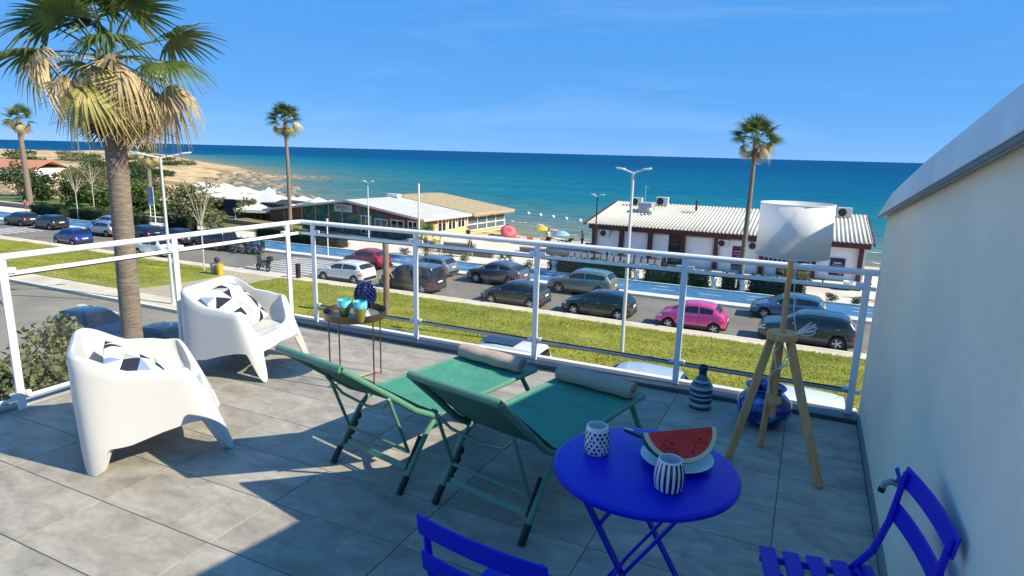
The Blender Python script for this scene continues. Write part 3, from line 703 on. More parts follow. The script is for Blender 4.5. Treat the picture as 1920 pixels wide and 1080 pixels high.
def bistro_chair(loc, rz, label):
    t = empty('bistro_chair', loc, rz, label, 'chair', 'cobalt blue folding chairs')     # faces +y
    W = .19
    for i in range(5):
        y = -.15+i*.078
        MB().box((0, y, .45+.006*(i == 4)), (2*W+.02, .056, .012)).obj('seat_slat', COB, t, smooth=False, bev=.004)
    for s_ in (-1, 1):
        MB().bar((s_*(W-.03), -.17, .436), (s_*(W-.03), .19, .436), .012, .024).obj('seat_rail', COB, t, smooth=False, bev=.002)
        # curved stile from front foot through the seat to the top rail
        MB().tube([(s_*W, .20, 0), (s_*W, .08, .22), (s_*W, -.10, .42), (s_*W, -.17, .52), (s_*W, -.205, .64), (s_*W, -.231, .82)], [.010, .010, .012, .0125, .012, .010], 8).obj('stile', COB, t)
        MB().tube([(s_*(W-.018), -.22, 0), (s_*(W-.018), .0, .26), (s_*(W-.018), .17, .43)], .010, 8).obj('leg', COB, t)
    for (z, y) in ((.80, -.231), (.675, -.212)):
        n = 8; b = MB()
        for dz in (-.034, .034):
            for dy in (0, .009):
                for i in range(n+1):
                    x = -W-.022+(2*W+.044)*i/n; b.v.append((x, y-.012*(1-(x/W)**2)+dy-.012-dz*.15, z+dz))
        k = n+1
        for i in range(n): b.f += [(i, i+1, 2*k+i+1, 2*k+i), (k+i+1, k+i, 3*k+i, 3*k+i+1), (i+1, i, k+i, k+i+1), (2*k+i, 2*k+i+1, 3*k+i+1, 3*k+i)]
        b.f += [(0, 2*k, 3*k, k), (n, k+n, 3*k+n, 2*k+n)]; b.m = [0]*len(b.f)
        b.obj('back_slat', COB, t, smooth=True, bev=.003)
    MB().tube([(-W, .10, .19), (W, .10, .19)], .007, 8).obj('stretcher', COB, t)
    return t
bistro_chair((.193, 2.06, .02), R(100), 'cobalt blue slatted folding chair with its back to the cream wall')
bistro_chair((-.67, 1.565, 0), R(-7), 'cobalt blue slatted folding chair at the bottom edge, back to the viewer')
# ---- things on the bistro table
PORC = mat('white_porcelain', (.70, .72, .74), .25, coat=.4); DKB = mat('ink_blue_glaze', (.01, .012, .06), .25, coat=.4)
m1 = empty('mug', (-.643, 2.195, TZ), 0, 'white ceramic cup covered with dark blue oval dots', 'cup', 'ceramic cups')
cup = [(0, 0), (.042, 0), (.047, .006), (.049, .04), (.047, .08), (.042, .108), (.040, .112), (.036, .112), (.036, .107), (.041, .08), (.042, .04), (.038, .012), (0, .01)]
MB().lathe(cup, 40).obj('cup_body', PORC, m1)
dots = MB()
for j in range(6):
    for i in range(15):
        a = 2*math.pi*(i+.5*(j % 2)+.1*math.sin(i*3+j))/15; z = .014+j*.0155; r_ = .0480+.0018*math.sin(math.pi*z/.1)
        P = []
        for q in range(8):
            g = 2*math.pi*q/8; da = .0052*math.cos(g)/r_*(1+.2*math.sin(i*7+j)); P.append((r_*math.cos(a+da), r_*math.sin(a+da), z+.0062*math.sin(g)))
        c_ = ((r_+.0012)*math.cos(a), (r_+.0012)*math.sin(a), z)
        dots.add(P+[c_], [(q, (q+1) % 8, 8) for q in range(8)])
o = dots.obj('glaze_dots', DKB, m1); o['kind'] = 'stuff'
m2 = empty('mug', (-.335, 2.05, TZ), 0, 'ribbed ceramic cup with dark blue and white vertical stripes', 'cup', 'ceramic cups')
cup2 = [(0, 0), (.040, 0), (.046, .006), (.051, .04), (.049, .075), (.041, .108), (.0395, .113), (.036, .113), (.036, .107), (.043, .075), (.044, .04), (.038, .012), (0, .01)]
b = MB(); n = 96
for (r_, z) in cup2:
    for k in range(n):
        g = 2*math.pi*k/n; rib = .0016 if (k // 3) % 2 == 0 and .003 < z < .112 and r_ > .0385 else 0
        b.v.append(((r_+rib)*math.cos(g), (r_+rib)*math.sin(g), z))
for i in range(len(cup2)-1):
    for k in range(n):
        b.f.append((i*n+k, i*n+(k+1) % n, (i+1)*n+(k+1) % n, (i+1)*n+k)); b.m.append(1 if 1 <= i <= 4 and (k // 3) % 2 else 0)
b.obj('cup_body', [PORC, DKB], m2)
pl = MB().lathe([(0, .004), (.075, .004), (.080, .001), (.085, .004), (.118, .018), (.133, .024), (.135, .026), (.132, .028), (.115, .022), (.083, .009), (0, .008)], 48)
tag(link('plate', pl.mesh('plate', mat('pale_plate', (.50, .62, .66), .25, coat=.4)), None, (-.348, 2.262, TZ)), 'pale blue ceramic plate under the watermelon slice', 'plate')
# watermelon wedge
RED = mat('melon_flesh', (.80, .03, .025), .35, c2=(.62, .012, .012), vs_=14, bump=.25, bs=90); PALE = mat('melon_white_rind', (.62, .58, .38), .5); RIND = mat('melon_skin', (.02, .06, .015), .35, c2=(.05, .14, .03), vs_=18, stretch=(.4, 1, 1))
mw = empty('watermelon_slice', (-.338, 2.222, TZ+.0275+.122), math.atan2(.219, .219)-R(6), 'red watermelon wedge with green rind lying on the plate', 'fruit')
ra, rb_ = .150, .122; n = 24; PH = R(38)
rings = [0, .3, .6, .86, .93, .985, 1.0]
def wp(th, ph, q): return (-ra*q*math.cos(th), rb_*q*math.sin(th)*math.sin(ph), -rb_*q*math.sin(th)*math.cos(ph))
for s_ in (-1, 1):
    b = MB()
    for q in rings:
        for i in range(n+1): b.v.append(wp(math.pi*i/n, s_*PH, q))
    for j in range(len(rings)-1):
        for i in range(n):
            a = j*(n+1)+i; b.f.append((a, a+1, a+n+2, a+n+1) if s_ > 0 else (a, a+n+1, a+n+2, a+1)); b.m.append(0 if j < 3 else 1 if j < 5 else 2)
    b.obj('cut_face', [RED, PALE, RIND], mw, fix=False)
b = MB(); k = 10
for j in range(k+1):
    for i in range(n+1): b.v.append(wp(math.pi*i/n, -PH+2*PH*j/k, 1.0))
for j in range(k):
    for i in range(n): a = j*(n+1)+i; b.f.append((a, a+1, a+n+2, a+n+1)); b.m.append(0)
b.obj('rind', RIND, mw, fix=False)
b = MB()
for i in range(16):
    th, q = random.uniform(.5, 2.6), random.uniform(.45, .75); p = Vector(wp(th, -PH, q)); b.ball((p.x, p.y-.0005, p.z), .0035, 6, 4, sc_=(1, .4, 1.6))
b.obj('seeds', BLACK, mw)['kind'] = 'stuff'
kn = empty('knife', (-.40, 2.30, TZ+.034), 0, 'kitchen knife with black handle lying behind the watermelon', 'knife')
MB().bar((-.175, .052, .012), (-.06, .012, .006), .022, .014).obj('handle', mat('knife_handle', (.012, .012, .015), .3, coat=.3), kn, bev=.004)
MB().bar((-.06, .012, .006), (.12, -.035, .0), .024, .002).obj('blade', mat('steel', (.6, .6, .62), .2, metal=1), kn, smooth=False)
MB().bar((-.18, .0535, .0135), (-.135, .038, .0175), .012, .010).obj('end_cap', mat('steel', (.6, .6, .62), .2, metal=1), kn, bev=.002)
# ================================================================== FLOOR LAMP
WOOD = mat('pale_oak', (.74, .40, .17), .55, c2=(.58, .28, .10), vs_=9, stretch=(3, 3, .35), bump=.1, bs=30); WOODD = mat('oak_dark', (.64, .33, .14), .55, c2=(.48, .22, .08), vs_=9, stretch=(3, 3, .35))
LC = Vector((-.062, 3.94, 0))
fl = empty('floor_lamp', LC, 0, 'wooden tripod floor lamp with white drum shade near the wall', 'lamp')
feet = [Vector((.228, 3.766, 0))-LC, Vector((-.118, 4.165, 0))-LC, Vector((-.285, 3.90, 0))-LC]
for f in feet:
    d = Vector((f.x, f.y, 0)).normalized(); h = d*.055+Vector((0, 0, .80)); MB().bar(f, h, .046, .032, up=(d.y, -d.x, 0)).obj('leg', WOOD, fl, smooth=False, bev=.003)
    MB().tube([d*.055+Vector((-d.y*.03, d.x*.03, .775)), d*.055+Vector((d.y*.03, -d.x*.03, .775))], .005, 8).obj('bolt', CHR, fl)
MB().lathe([(0, .80), (.082, .80), (.086, .804), (.086, .838), (.082, .842), (0, .842)], 40).obj('hub', WOOD, fl)
MB().tube([(0, 0, .30), (0, 0, .80)], .016, 12).obj('lower_pole', WOODD, fl)
MB().lathe([(0, .395), (.038, .395), (.04, .40), (.04, .412), (.036, .417), (.036, .43), (0, .43)], 24).obj('lower_hub', WOOD, fl)
MB().tube([(0, 0, .842), (0, 0, 1.34)], .0165, 14).obj('pole', WOOD, fl)
LIN = mat('linen_shade', (.92, .91, .88), .95, var=.02, vs_=60, bump=.25, bs=420, trans=.35)
sh = MB(); n = 64
for (r_, z) in ((.197, 1.300), (.196, 1.598)):
    for k in range(n): sh.v.append((r_*math.cos(2*math.pi*k/n), r_*math.sin(2*math.pi*k/n), z))
for k in range(n): sh.f.append((k, (k+1) % n, n+(k+1) % n, n+k)); sh.m.append(0)
so_ = sh.obj('lamp_shade', LIN, fl)
md = so_.modifiers.new('thick', 'SOLIDIFY'); md.thickness = .003
MB().tube([(.1975*math.cos(2*math.pi*k/48), .1975*math.sin(2*math.pi*k/48), 1.301) for k in range(48)], .0028, 6, closed=True).tube([(.1965*math.cos(2*math.pi*k/48), .1965*math.sin(2*math.pi*k/48), 1.597) for k in range(48)], .0028, 6, closed=True).obj('shade_rim', LIN, so_)
for a in (20, 140, 260): MB().tube([(0, 0, 1.36), (.194*math.cos(R(a)), .194*math.sin(R(a)), 1.31)], .0025, 6).obj('shade_spoke', CHR, fl)
MB().lathe([(0, 1.34), (.018, 1.34), (.018, 1.39), (0, 1.39)], 12).ball((0, 0, 1.43), .04, 14, 8).obj('bulb', mat('bulb_white', (.8, .8, .78), .3), fl)
CORD = mat('white_cord', (.75, .74, .70), .6)
cd = MB().tube([(.03, .0, 1.32), (.035, .01, 1.1), (.05, .02, .95), (.07, .0, .86)], .0032, 6)
for i in range(4):
    a0 = R(-20+i*22); pts = []
    for q in range(13):
        g = 2*math.pi*q/12; rr = .055*math.sin(g/2)**.8; pts.append((.07+1.9*rr*math.cos(a0)+.012*math.sin(g), -.02, .85+1.35*rr*math.sin(a0+.5)+.018*math.sin(g)*math.cos(a0)))
    cd.tube(pts, .0032, 6)
cd.tube([(.02, .0, .80), (-.03, -.03, .72), (-.01, -.03, .62), (-.05, -.02, .55), (-.03, -.02, .45)], .0035, 6)
for i in range(3): cd.tube([(.0+.02*i, -.02, .80), (.04+.02*i, -.05, .72), (.02+.02*i, -.05, .66), (.0, -.03, .62)], .003, 6)
cd.obj('cord', CORD, fl)
# ================================================================== VASES
VN, VT, VG = mat('vase_navy', (.015, .035, .085), .3, coat=.3), mat('vase_teal', (.05, .16, .22), .4, coat=.2), mat('vase_pale', (.40, .47, .48), .5)
prof = [(0, 0)]; NB = 26
for i in range(NB+1):
    t = i/NB; z = .27*t
    r_ = .082*(1-.10*(abs(t-.30)*1.4)**2) if t < .72 else .082*(.86-.62*((t-.72)/.28)**1.3)
    prof.append((max(r_, .030)+.0012*math.sin(i*2.1), z))
prof += [(.031, .275), (.030, .30), (.037, .308), (.039, .318), (.037, .335), (.033, .337), (.026, .332), (.024, .29), (0, .28)]
bands = [2, 2, 0, 0, 1, 2, 2, 0, 0, 1, 2, 0, 0, 2, 1, 0, 0, 2, 2, 1, 0, 0, 2, 1, 0, 1, 1, 1]
v1 = MB().lathe(prof, 40, mf=lambda i, k: bands[min(i, 27)] if i < 28 else 0)
tag(link('bottle_vase', v1.mesh('bottle_vase', [VN, VT, VG]), None, (-.575, 4.62, .002)), 'banded navy and grey ceramic bottle vase standing by the railing', 'vase')
pm2 = bpy.data.materials.new('marbled_blue_glaze'); pm2.use_nodes = True; _t = pm2.node_tree; _b = _t.nodes['Principled BSDF']; _b.inputs['Roughness'].default_value = .12; _b.inputs['Coat Weight'].default_value = .6
_n = _t.nodes.new('ShaderNodeTexNoise'); _n.inputs['Scale'].default_value = 7; _n.inputs['Detail'].default_value = 4; _n.inputs['Distortion'].default_value = 2.2; _tc = _t.nodes.new('ShaderNodeTexCoord'); _t.links.new(_tc.outputs['Object'], _n.inputs[0])
_r = _t.nodes.new('ShaderNodeValToRGB'); cr = _r.color_ramp; cr.elements[0].position = .36; cr.elements[0].color = (.004, .006, .04, 1); cr.elements[1].position = .68; cr.elements[1].color = (.32, .48, .62, 1)
for p, c in ((.45, (.006, .02, .22, 1)), (.53, (.01, .07, .42, 1)), (.60, (.03, .20, .50, 1))): e = cr.elements.new(p); e.color = c
_t.links.new(_n.outputs['Fac'], _r.inputs[0]); _t.links.new(_r.outputs[0], _b.inputs['Base Color'])
v2 = MB().lathe([(0, .002), (.10, 0), (.13, .02), (.175, .075), (.19, .125), (.178, .175), (.14, .215), (.115, .232), (.112, .245), (.135, .268), (.138, .274), (.130, .276), (.105, .246), (.12, .21), (.15, .13), (0, .03)], 48)
tag(link('round_vase', v2.mesh('round_vase', pm2), None, (-.135, 4.575, .002)), 'squat glossy cobalt blue marbled vase behind the floor lamp', 'vase')
# ================================================================== CARS
TINT = mat('car_glass', (.012, .015, .018), .04, spec=.6, coat=.3); CHROME = mat('chrome', (.7, .7, .7), .15, metal=1); RIM = mat('alloy_rim', (.60, .61, .62), .35, metal=.25); STEEL = mat('dark_trim', (.02, .02, .022), .5)
TAIL = mat('tail_light_red', (.45, .01, .01), .15, coat=.6); HEAD = mat('head_light', (.65, .68, .70), .08, coat=.8); PLATE = mat('number_plate', (.72, .72, .70), .5)
def paint(name, c, metal=.25): return mat('paint_'+name, c, .28, metal=metal, coat=1.0)
wheel_me = {}
def wheel_meshes(r):
    if r not in wheel_me:
        w_ = .20
        ty = MB().lathe([(r*.62, -w_/2), (r*.80, -w_/2-.004), (r*.95, -w_/2+.012), (r, -w_/2+.045), (r, w_/2-.045), (r*.95, w_/2-.012), (r*.80, w_/2+.004), (r*.62, w_/2)], 26, cap=False)
        rm = MB().lathe([(r*.66, -.07), (r*.66, w_/2-.01), (r*.60, w_/2-.012), (r*.58, .05), (r*.2, .045), (0, .045)], 26, mf=lambda i, k: 0 if i in (0, 1) else 1)
        for i in range(5):
            a = 2*math.pi*i/5; ca_, sa_ = math.cos(a), math.sin(a)
            rm.bar((ca_*r*.1, sa_*r*.1, w_/2-.02), (ca_*r*.62, sa_*r*.62, w_/2-.014), r*.20, .02)
        rm.lathe([(0, w_/2-.004), (r*.16, w_/2-.006), (r*.16, .05)], 12)
        wheel_me[r] = (ty.mesh('wheel', BLACK), rm.mesh('rim', [RIM, STEEL]))
    return wheel_me[r]
def lerp_pts(P, x):
    if x <= P[0][0]: return P[0][1]
    for (a, b), (c, d) in zip(P[:-1], P[1:]):
        if x <= c: return b+(d-b)*(x-a)/(c-a) if c > a else d
    return P[-1][1]
# stations measured from the front bumper; top line, belt line, pillars
SPEC = {
 'hatch': dict(L=4.0, W=1.72, H=1.47, xf=.78, xr=3.32, rw=.31, top=[(0, .52), (.05, .66), (.22, .78), (.95, .96), (1.62, 1.37), (1.95, 1.45), (2.5, 1.47), (3.2, 1.42), (3.55, 1.34), (3.86, .98), (3.95, .86), (4.0, .55)], belt=[(0, .80), (1, .90), (3.6, 1.0), (4, .95)], wb=.95, rs=1.72, re=3.5, rb=3.84, bp=2.35),
 'city': dict(L=3.57, W=1.63, H=1.49, xf=.70, xr=3.0, rw=.29, top=[(0, .50), (.06, .66), (.25, .82), (.80, .98), (1.35, 1.38), (1.62, 1.46), (2.1, 1.49), (2.7, 1.43), (2.98, 1.34), (3.30, 1.0), (3.46, .85), (3.57, .5)], belt=[(0, .82), (.9, .92), (3.1, 1.0), (3.57, .9)], wb=.80, rs=1.45, re=2.92, rb=3.27, bp=2.2),
 'suv': dict(L=4.4, W=1.82, H=1.62, xf=.86, xr=3.55, rw=.35, top=[(0, .60), (.05, .80), (.2, .92), (1.05, 1.08), (1.75, 1.50), (2.1, 1.59), (2.7, 1.62), (3.6, 1.57), (3.98, 1.49), (4.24, 1.12), (4.34, .95), (4.4, .6)], belt=[(0, .92), (1.1, 1.02), (4.0, 1.14), (4.4, 1.05)], wb=1.05, rs=1.85, re=3.92, rb=4.22, bp=2.6),
 'coupe_suv': dict(L=4.2, W=1.80, H=1.55, xf=.85, xr=3.4, rw=.35, top=[(0, .60), (.05, .80), (.2, .92), (1.0, 1.06), (1.7, 1.46), (2.0, 1.53), (2.5, 1.55), (3.2, 1.45), (3.6, 1.34), (3.98, 1.10), (4.12, .98), (4.2, .6)], belt=[(0, .92), (1.1, 1.02), (3.4, 1.13), (4.2, 1.05)], wb=1.0, rs=1.8, re=3.4, rb=3.96, bp=2.5),
 'van': dict(L=4.25, W=1.80, H=1.80, xf=.80, xr=3.45, rw=.31, top=[(0, .55), (.05, .75), (.2, .86), (.9, 1.06), (1.5, 1.62), (1.75, 1.74), (2.3, 1.80), (3.8, 1.78), (4.02, 1.72), (4.16, 1.15), (4.21, .95), (4.25, .5)], belt=[(0, .88), (1, 1.0), (4.0, 1.10), (4.25, 1.0)], wb=.92, rs=1.62, re=3.98, rb=4.15, bp=2.35),
 'sedan': dict(L=4.3, W=1.78, H=1.44, xf=.85, xr=3.45, rw=.32, top=[(0, .50), (.05, .65), (.2, .76), (1.2, .95), (1.95, 1.36), (2.2, 1.42), (2.7, 1.44), (3.3, 1.38), (3.7, 1.28), (4.1, 1.0), (4.22, .88), (4.3, .5)], belt=[(0, .78), (1.2, .90), (3.7, 1.0), (4.3, .92)], wb=1.2, rs=2.05, re=3.62, rb=4.06, bp=2.65),
}
def car(kind, name, loc, rz, pm_, label, roof_mat=None, rails=False, detail=True, group=None):
    s = SPEC[kind]; L, W, H = s['L'], s['W'], s['H']; rw = s['rw']; Ra = rw+.055
    t = empty(name, loc, rz, label, 'van' if kind == 'van' else 'car', group)
    xs_ = sorted(set([round(L*i/54, 4) for i in range(55)]+[round(s[k]+d*Ra, 4) for k in ('xf', 'xr') for d in (-1, -.999, -.8, .8, .999, 1)]+[s['wb'], s['rs'], s['re'], s['rb']]+[.01, .03, L-.01, L-.03]))
    def section(x):
        zt_ = lerp_pts(s['top'], x)
        # soften the corner points of the top line
        zt_ = (zt_*2+lerp_pts(s['top'], x-.06)+lerp_pts(s['top'], x+.06))/4
        zb_ = lerp_pts(s['belt'], x)
        e0, e1 = max(0, 1-x/.55), max(0, 1-(L-x)/.45)
        hw = W/2*(1-.22*e0**2.2-.15*e1**2.2)
        low = .20+.06*(max(0, 1-x/.3)+max(0, 1-(L-x)/.3))
        for k in ('xf', 'xr'):
            d = abs(x-s[k])
            if d < Ra: low = max(low, rw+math.sqrt(max(0, Ra*Ra-d*d)))
        if zt_ < zb_+.03: zb_ = zt_-.035
        q = max(0, min(1, (zt_-zb_-.03)/(H-1.0)))
        wr = hw*(.93-.23*q)
        edge = min(.10, (zt_-zb_)*.45)
        return [(hw*.955, low), (hw*.99, max(.38, low+.02)), (hw, max(.60, low+.03)), (hw*.985, max(zb_-.12, low+.04)), (hw*.955, zb_), (wr+.012, zt_-edge), (wr-.05, zt_-edge*.35), (wr*.62, zt_-.008), (0, zt_)]
    secs = [section(x) for x in xs_]; K = 9
    b = MB()
    for sgn in (1, -1):
        base = len(b.v)
        for x, se in zip(xs_, secs):
            for (y, z) in se: b.v.append((L/2-x, sgn*y, z))
        for i in range(len(xs_)-1):
            for k in range(K-1):
                a = base+i*K+k; q = (a, a+1, a+K+1, a+K)
                zmid = (secs[i][k][1]+secs[i+1][k+1][1])/2
                mi = 2 if (roof_mat and k >= 5 and s['rs']-.1 <= xs_[i] and xs_[i+1] <= s['re']+.05) else (1 if k == 0 and zmid < .42 else 0)
                b.f.append(q if sgn > 0 else q[::-1]); b.m.append(mi)
        for i_, rev in ((0, False), (len(xs_)-1, True)):
            f = [base+i_*K+k for k in range(K)]
            f2 = f+[len(b.v)]; b.v.append((L/2-xs_[i_], 0, secs[i_][0][1]))
            b.f.append(tuple(f2)); b.m.append(0)
    me = b.mesh('body', [pm_, STEEL]+([roof_mat] if roof_mat else []), fix=False, ang=38)
    bm = bmesh.new(); bm.from_mesh(me); bmesh.ops.remove_doubles(bm, verts=bm.verts, dist=.0005); bmesh.ops.recalc_face_normals(bm, faces=bm.faces); bm.to_mesh(me); bm.free()
    body = link('body', me, t)
    MB().bb(-L/2+.25, L/2-.25, -W/2+.24, W/2-.24, .17, .72).obj('underbody', BLACK, t, smooth=False)
    # wheels
    ty, rm = wheel_meshes(rw)
    for k in ('xf', 'xr'):
        for sg in (1, -1):
            o = link('wheel', ty, t, (L/2-s[k], sg*(W/2-.115), rw), (R(-90)*sg, 0, 0)); link('rim', rm, o)
    # glazing follows the body skin, a few millimetres proud
    def skin(x, ka, kb, f): 
        se = section(x); (y0, z0), (y1, z1) = se[ka], se[kb]; return y0+(y1-y0)*f, z0+(z1-z0)*f
    def side_win(xa, xb, nm='side_window'):
        for sg in (1, -1):
            g = MB(); n = 7; P = []
            for i in range(n+1):
                x = xa+(xb-xa)*i/n
                for f in (.10, .5, .86):
                    y, z = skin(x, 4, 5, f); P.append((L/2-x, sg*(y+.006), z+.002))
            g.add(P, [(3*i+j, 3*i+j+1, 3*i+j+4, 3*i+j+3) for i in range(n) for j in range(2)])
            g.obj(nm, TINT, t)
    side_win(s['wb']+.42, s['bp']-.035); side_win(s['bp']+.035, s['re']-.02 if kind != 'van' else s['re']-.95)
    if kind == 'van': side_win(s['re']-.88, s['re']-.06)
    def top_win(xa, xb, nm):
        g = MB(); n = 6; P = []
        for i in range(n+1):
            x = xa+(xb-xa)*i/n; se = section(x); dz = lerp_pts(s['top'], x+.03)-lerp_pts(s['top'], x-.03); nx_ = -dz/.06; l = math.hypot(1, nx_)
            wr = se[6][0]
            for f in (-.93, -.6, 0, .6, .93):
                y = f*wr; z = se[8][1] if f == 0 else (se[7][1] if abs(f) < .7 else se[7][1]+(se[6][1]-se[7][1])*.85)
                P.append((L/2-x-nx_/l*.010*-1*-1, y, z+.010/l))
        g.add(P, [(5*i+j, 5*i+j+1, 5*i+j+6, 5*i+j+5) for i in range(n) for j in range(4)])
        g.obj(nm, TINT, t)
    top_win(s['wb']+.05, s['rs']-.10, 'windscreen'); top_win(s['re']+.06, s['rb']-.03, 'rear_window')
    # lamps, plates, trim
    yr = section(L-.04)[3][0]
    for sg in (1, -1):
        zt_ = lerp_pts(s['belt'], L-.1)-.10
        tl = MB(); P = []
        for i in range(4):
            x = L-.30+.09*i*1.06
            for f in (.12, .95):
                se = section(min(x, L-.005)); y, z = se[2][0]+(se[4][0]-se[2][0])*f, se[2][1]+(se[4][1]-se[2][1])*f
                P.append((L/2-x, sg*(y+.008), z))
        y1 = section(L-.01)[3][0]
        P += [(-L/2-.008, sg*(y1-.17), P[6][2]), (-L/2-.004, sg*(y1-.17), P[7][2])]
        tl.add(P, [(2*i, 2*i+1, 2*i+3, 2*i+2) for i in range(4)]); tl.obj('tail_light', TAIL, t)
        hl = MB(); P = []
        for i in range(4):
            x = .34-.11*i
            for f in (.15, .95):
                se = section(max(x, .01)); y, z = se[2][0]+(se[4][0]-se[2][0])*f, se[2][1]+(se[4][1]-se[2][1])*f
                P.append((L/2-max(x, .005), sg*(y+.008), z))
        hl.add(P, [(2*i, 2*i+1, 2*i+3, 2*i+2) for i in range(3)]); hl.obj('headlight', HEAD, t)
        ym = section(s['wb']+.5)[4][0]; zb_ = lerp_pts(s['belt'], s['wb']+.5)
        MB().ball((L/2-s['wb']-.48, sg*(ym+.10), zb_+.07), .085, 8, 6, sc_=(.7, 1, .75)).obj('mirror', pm_, t)
        for xh in (s['bp']-.18, (s['bp']+s['re'])/2+.25)[:1 if kind == 'city' else 2]:
            yh, zh = skin(xh, 3, 4, .35); MB().box((L/2-xh, sg*(yh+.012), zh), (.17, .02, .026)).obj('door_handle', CHROME, t, bev=.004)
        if detail:
            for xs2 in (s['wb']+.18, s['bp'], s['re']-.28)[:2 if kind == 'city' else 3]:
                P = []
                for k in (1, 2, 3, 4):
                    y, z = section(xs2)[k]
                    P += [(L/2-xs2-.006, sg*(y+.003), z), (L/2-xs2+.006, sg*(y+.003), z)]
                MB().add(P, [(2*i, 2*i+1, 2*i+3, 2*i+2) for i in range(3)]).obj('door_seam', BLACK, t)
        if rails:
            zr = [section(x)[6][1]+.045 for x in (s['rs']+.05, s['rs']+.2, s['re']-.3, s['re']-.1)]; yy = section(2.6)[6][0]-.02
            MB().tube([(L/2-x, sg*yy, z-(.04 if i in (0, 3) else 0)) for i, (x, z) in enumerate(zip((s['rs']+.05, s['rs']+.2, s['re']-.3, s['re']-.1), zr))], .018, 6).obj('roof_rail', CHROME, t)
    MB().box((-L/2-.012, 0, .78 if kind != 'city' else .66), (.012, .50, .11)).obj('number_plate', PLATE, t, smooth=False)
    MB().box((-L/2+.02, 0, .40), (.09, W*.80, .22)).obj('rear_bumper', STEEL, t, bev=.02)
    MB().tube([(L/2-s['re']+.25, 0, H-.03), (L/2-s['re']+.10, 0, H+.12)], .006, 5).obj('aerial', BLACK, t)
    return t
PI = math.pi
YN, YF = 33.42, 39.15-.0
def near(x, kind, *a, **k): return car(kind, 'parked_car', (x, 32.45+SPEC[kind]['W']/2+random.uniform(-.05, .05), ZR), PI+R(random.uniform(-.8, .8)), *a, group='cars parked along the road', **k)
def far(x, kind, *a, **k): return car(kind, 'parked_car', (x, 38.20+SPEC[kind]['W']/2-.85, ZR), PI+R(random.uniform(-.8, .8)), *a, group='cars parked along the road', **k)
near(-28.0, 'hatch', paint('white', (.72, .72, .71), 0), 'white hatchback with red tail lights parked at the lawn edge near the zebra crossing')
near(-22.65, 'van', paint('black', (.018, .020, .024)), 'black tall family van parked beside the wooden pole', rails=False, roof_mat=paint('slate_blue', (.10, .15, .21)))
near(-15.25, 'hatch', paint('charcoal', (.060, .060, .062)), 'charcoal grey hatchback with a red light strip, nearest the black van')
near(-10.1, 'hatch', paint('dark_teal', (.012, .032, .034)), 'very dark green hatchback parked behind the charcoal one, beside the lawn')
near(-4.95, 'city', paint('pink', (.72, .055, .30), .1), 'bright pink small city car parked at the lawn')
near(.55, 'suv', paint('petrol', (.018, .038, .048)), 'dark petrol blue SUV behind the floor lamp', rails=True)
far(-30.0, 'city', paint('crimson', (.34, .012, .025), .15), 'dark red small city car parked at the cycle lane')
far(-24.4, 'hatch', paint('grey_blue', (.24, .28, .34), .5), 'grey blue hatchback parked between the red car and the dark grey crossover')
far(-18.9, 'coupe_suv', paint('iron', (.13, .135, .145), .5), 'dark grey sloping-roof crossover parked at the cycle lane')
far(-12.75, 'suv', paint('sage', (.26, .29, .26), .5), 'sage grey SUV with roof rails parked by the hedge', rails=True)
far(-.45, 'hatch', paint('steel_blue', (.10, .20, .31), .4), 'steel blue hatchback parked by the hedge behind the floor lamp')
far(-75.2, 'hatch', paint('black', (.018, .020, .024)), 'black hatchback at the far left end of the row', detail=False)
far(-70.2, 'hatch', paint('ink', (.012, .013, .022)), 'ink black hatchback, second from the left of the far row', detail=False)
car('sedan', 'parked_car', (-66.0, 41.7, ZR), PI, paint('pale_blue', (.30, .42, .50), .4), 'pale blue car with only its roof showing behind the black ones', detail=False, group='cars parked along the road')
far(-61.3, 'hatch', paint('silver', (.42, .44, .46), .6), 'silver hatchback in the far row just left of the big palm trunk', detail=False)
far(-56.0, 'sedan', paint('ink', (.012, .013, .022)), 'dark car in the far row just right of the big palm trunk', detail=False)
far(-51.2, 'city', paint('black', (.018, .020, .024)), 'black small car in front of the olive tree', detail=False)
far(-46.6, 'van', paint('ink', (.012, .013, .022)), 'dark people carrier parked next to the motorcycles', detail=False)
near(-58.0, 'city', paint('royal', (.010, .03, .22), .2), 'royal blue small car driving at the far left of the road', detail=False)
near(-47.2, 'city', paint('white', (.72, .72, .71), 0), 'white small car behind the left railing post', detail=False)
car('hatch', 'parked_car', (-28.6, 16.9, ZR), 0, paint('midnight', (.010, .022, .055), .3), 'midnight blue hatchback on the lane behind the flowering shrubs', group='cars on the access lane')
car('sedan', 'parked_car', (-23.4, 16.9, ZR), 0, paint('black', (.018, .020, .024)), 'black car half hidden behind the railing right of the palm trunk', group='cars on the access lane')
SUNR = mat('sunroof', (.012, .013, .015), .1, coat=.5)
c_ = car('van', 'parked_car', (-10.3, 20.85, ZR+.02), PI, paint('white', (.72, .72, .71), 0), 'white van roof with black sunroof just beyond the terrace edge', group='cars on the access lane')
MB().bb(-1.0, .45, -.55, .55, 1.812, 1.824).obj('sunroof', SUNR, c_, smooth=False, bev=.004)
c_ = car('suv', 'parked_car', (-5.1, 20.9, ZR+.02), PI, paint('ice', (.50, .56, .60), .2), 'pale ice blue car roof just beyond the terrace edge', group='cars on the access lane')
car('suv', 'parked_car', (-.1, 21.0, ZR+.02), PI, paint('white', (.72, .72, .71), 0), 'white car roof behind the round blue vase', group='cars on the access lane', detail=False)
car('hatch', 'parked_car', (-15.6, 20.6, ZR+.02), PI, paint('ink', (.012, .013, .022)), 'black car roof just beyond the terrace edge under the side table', group='cars on the access lane', detail=False)
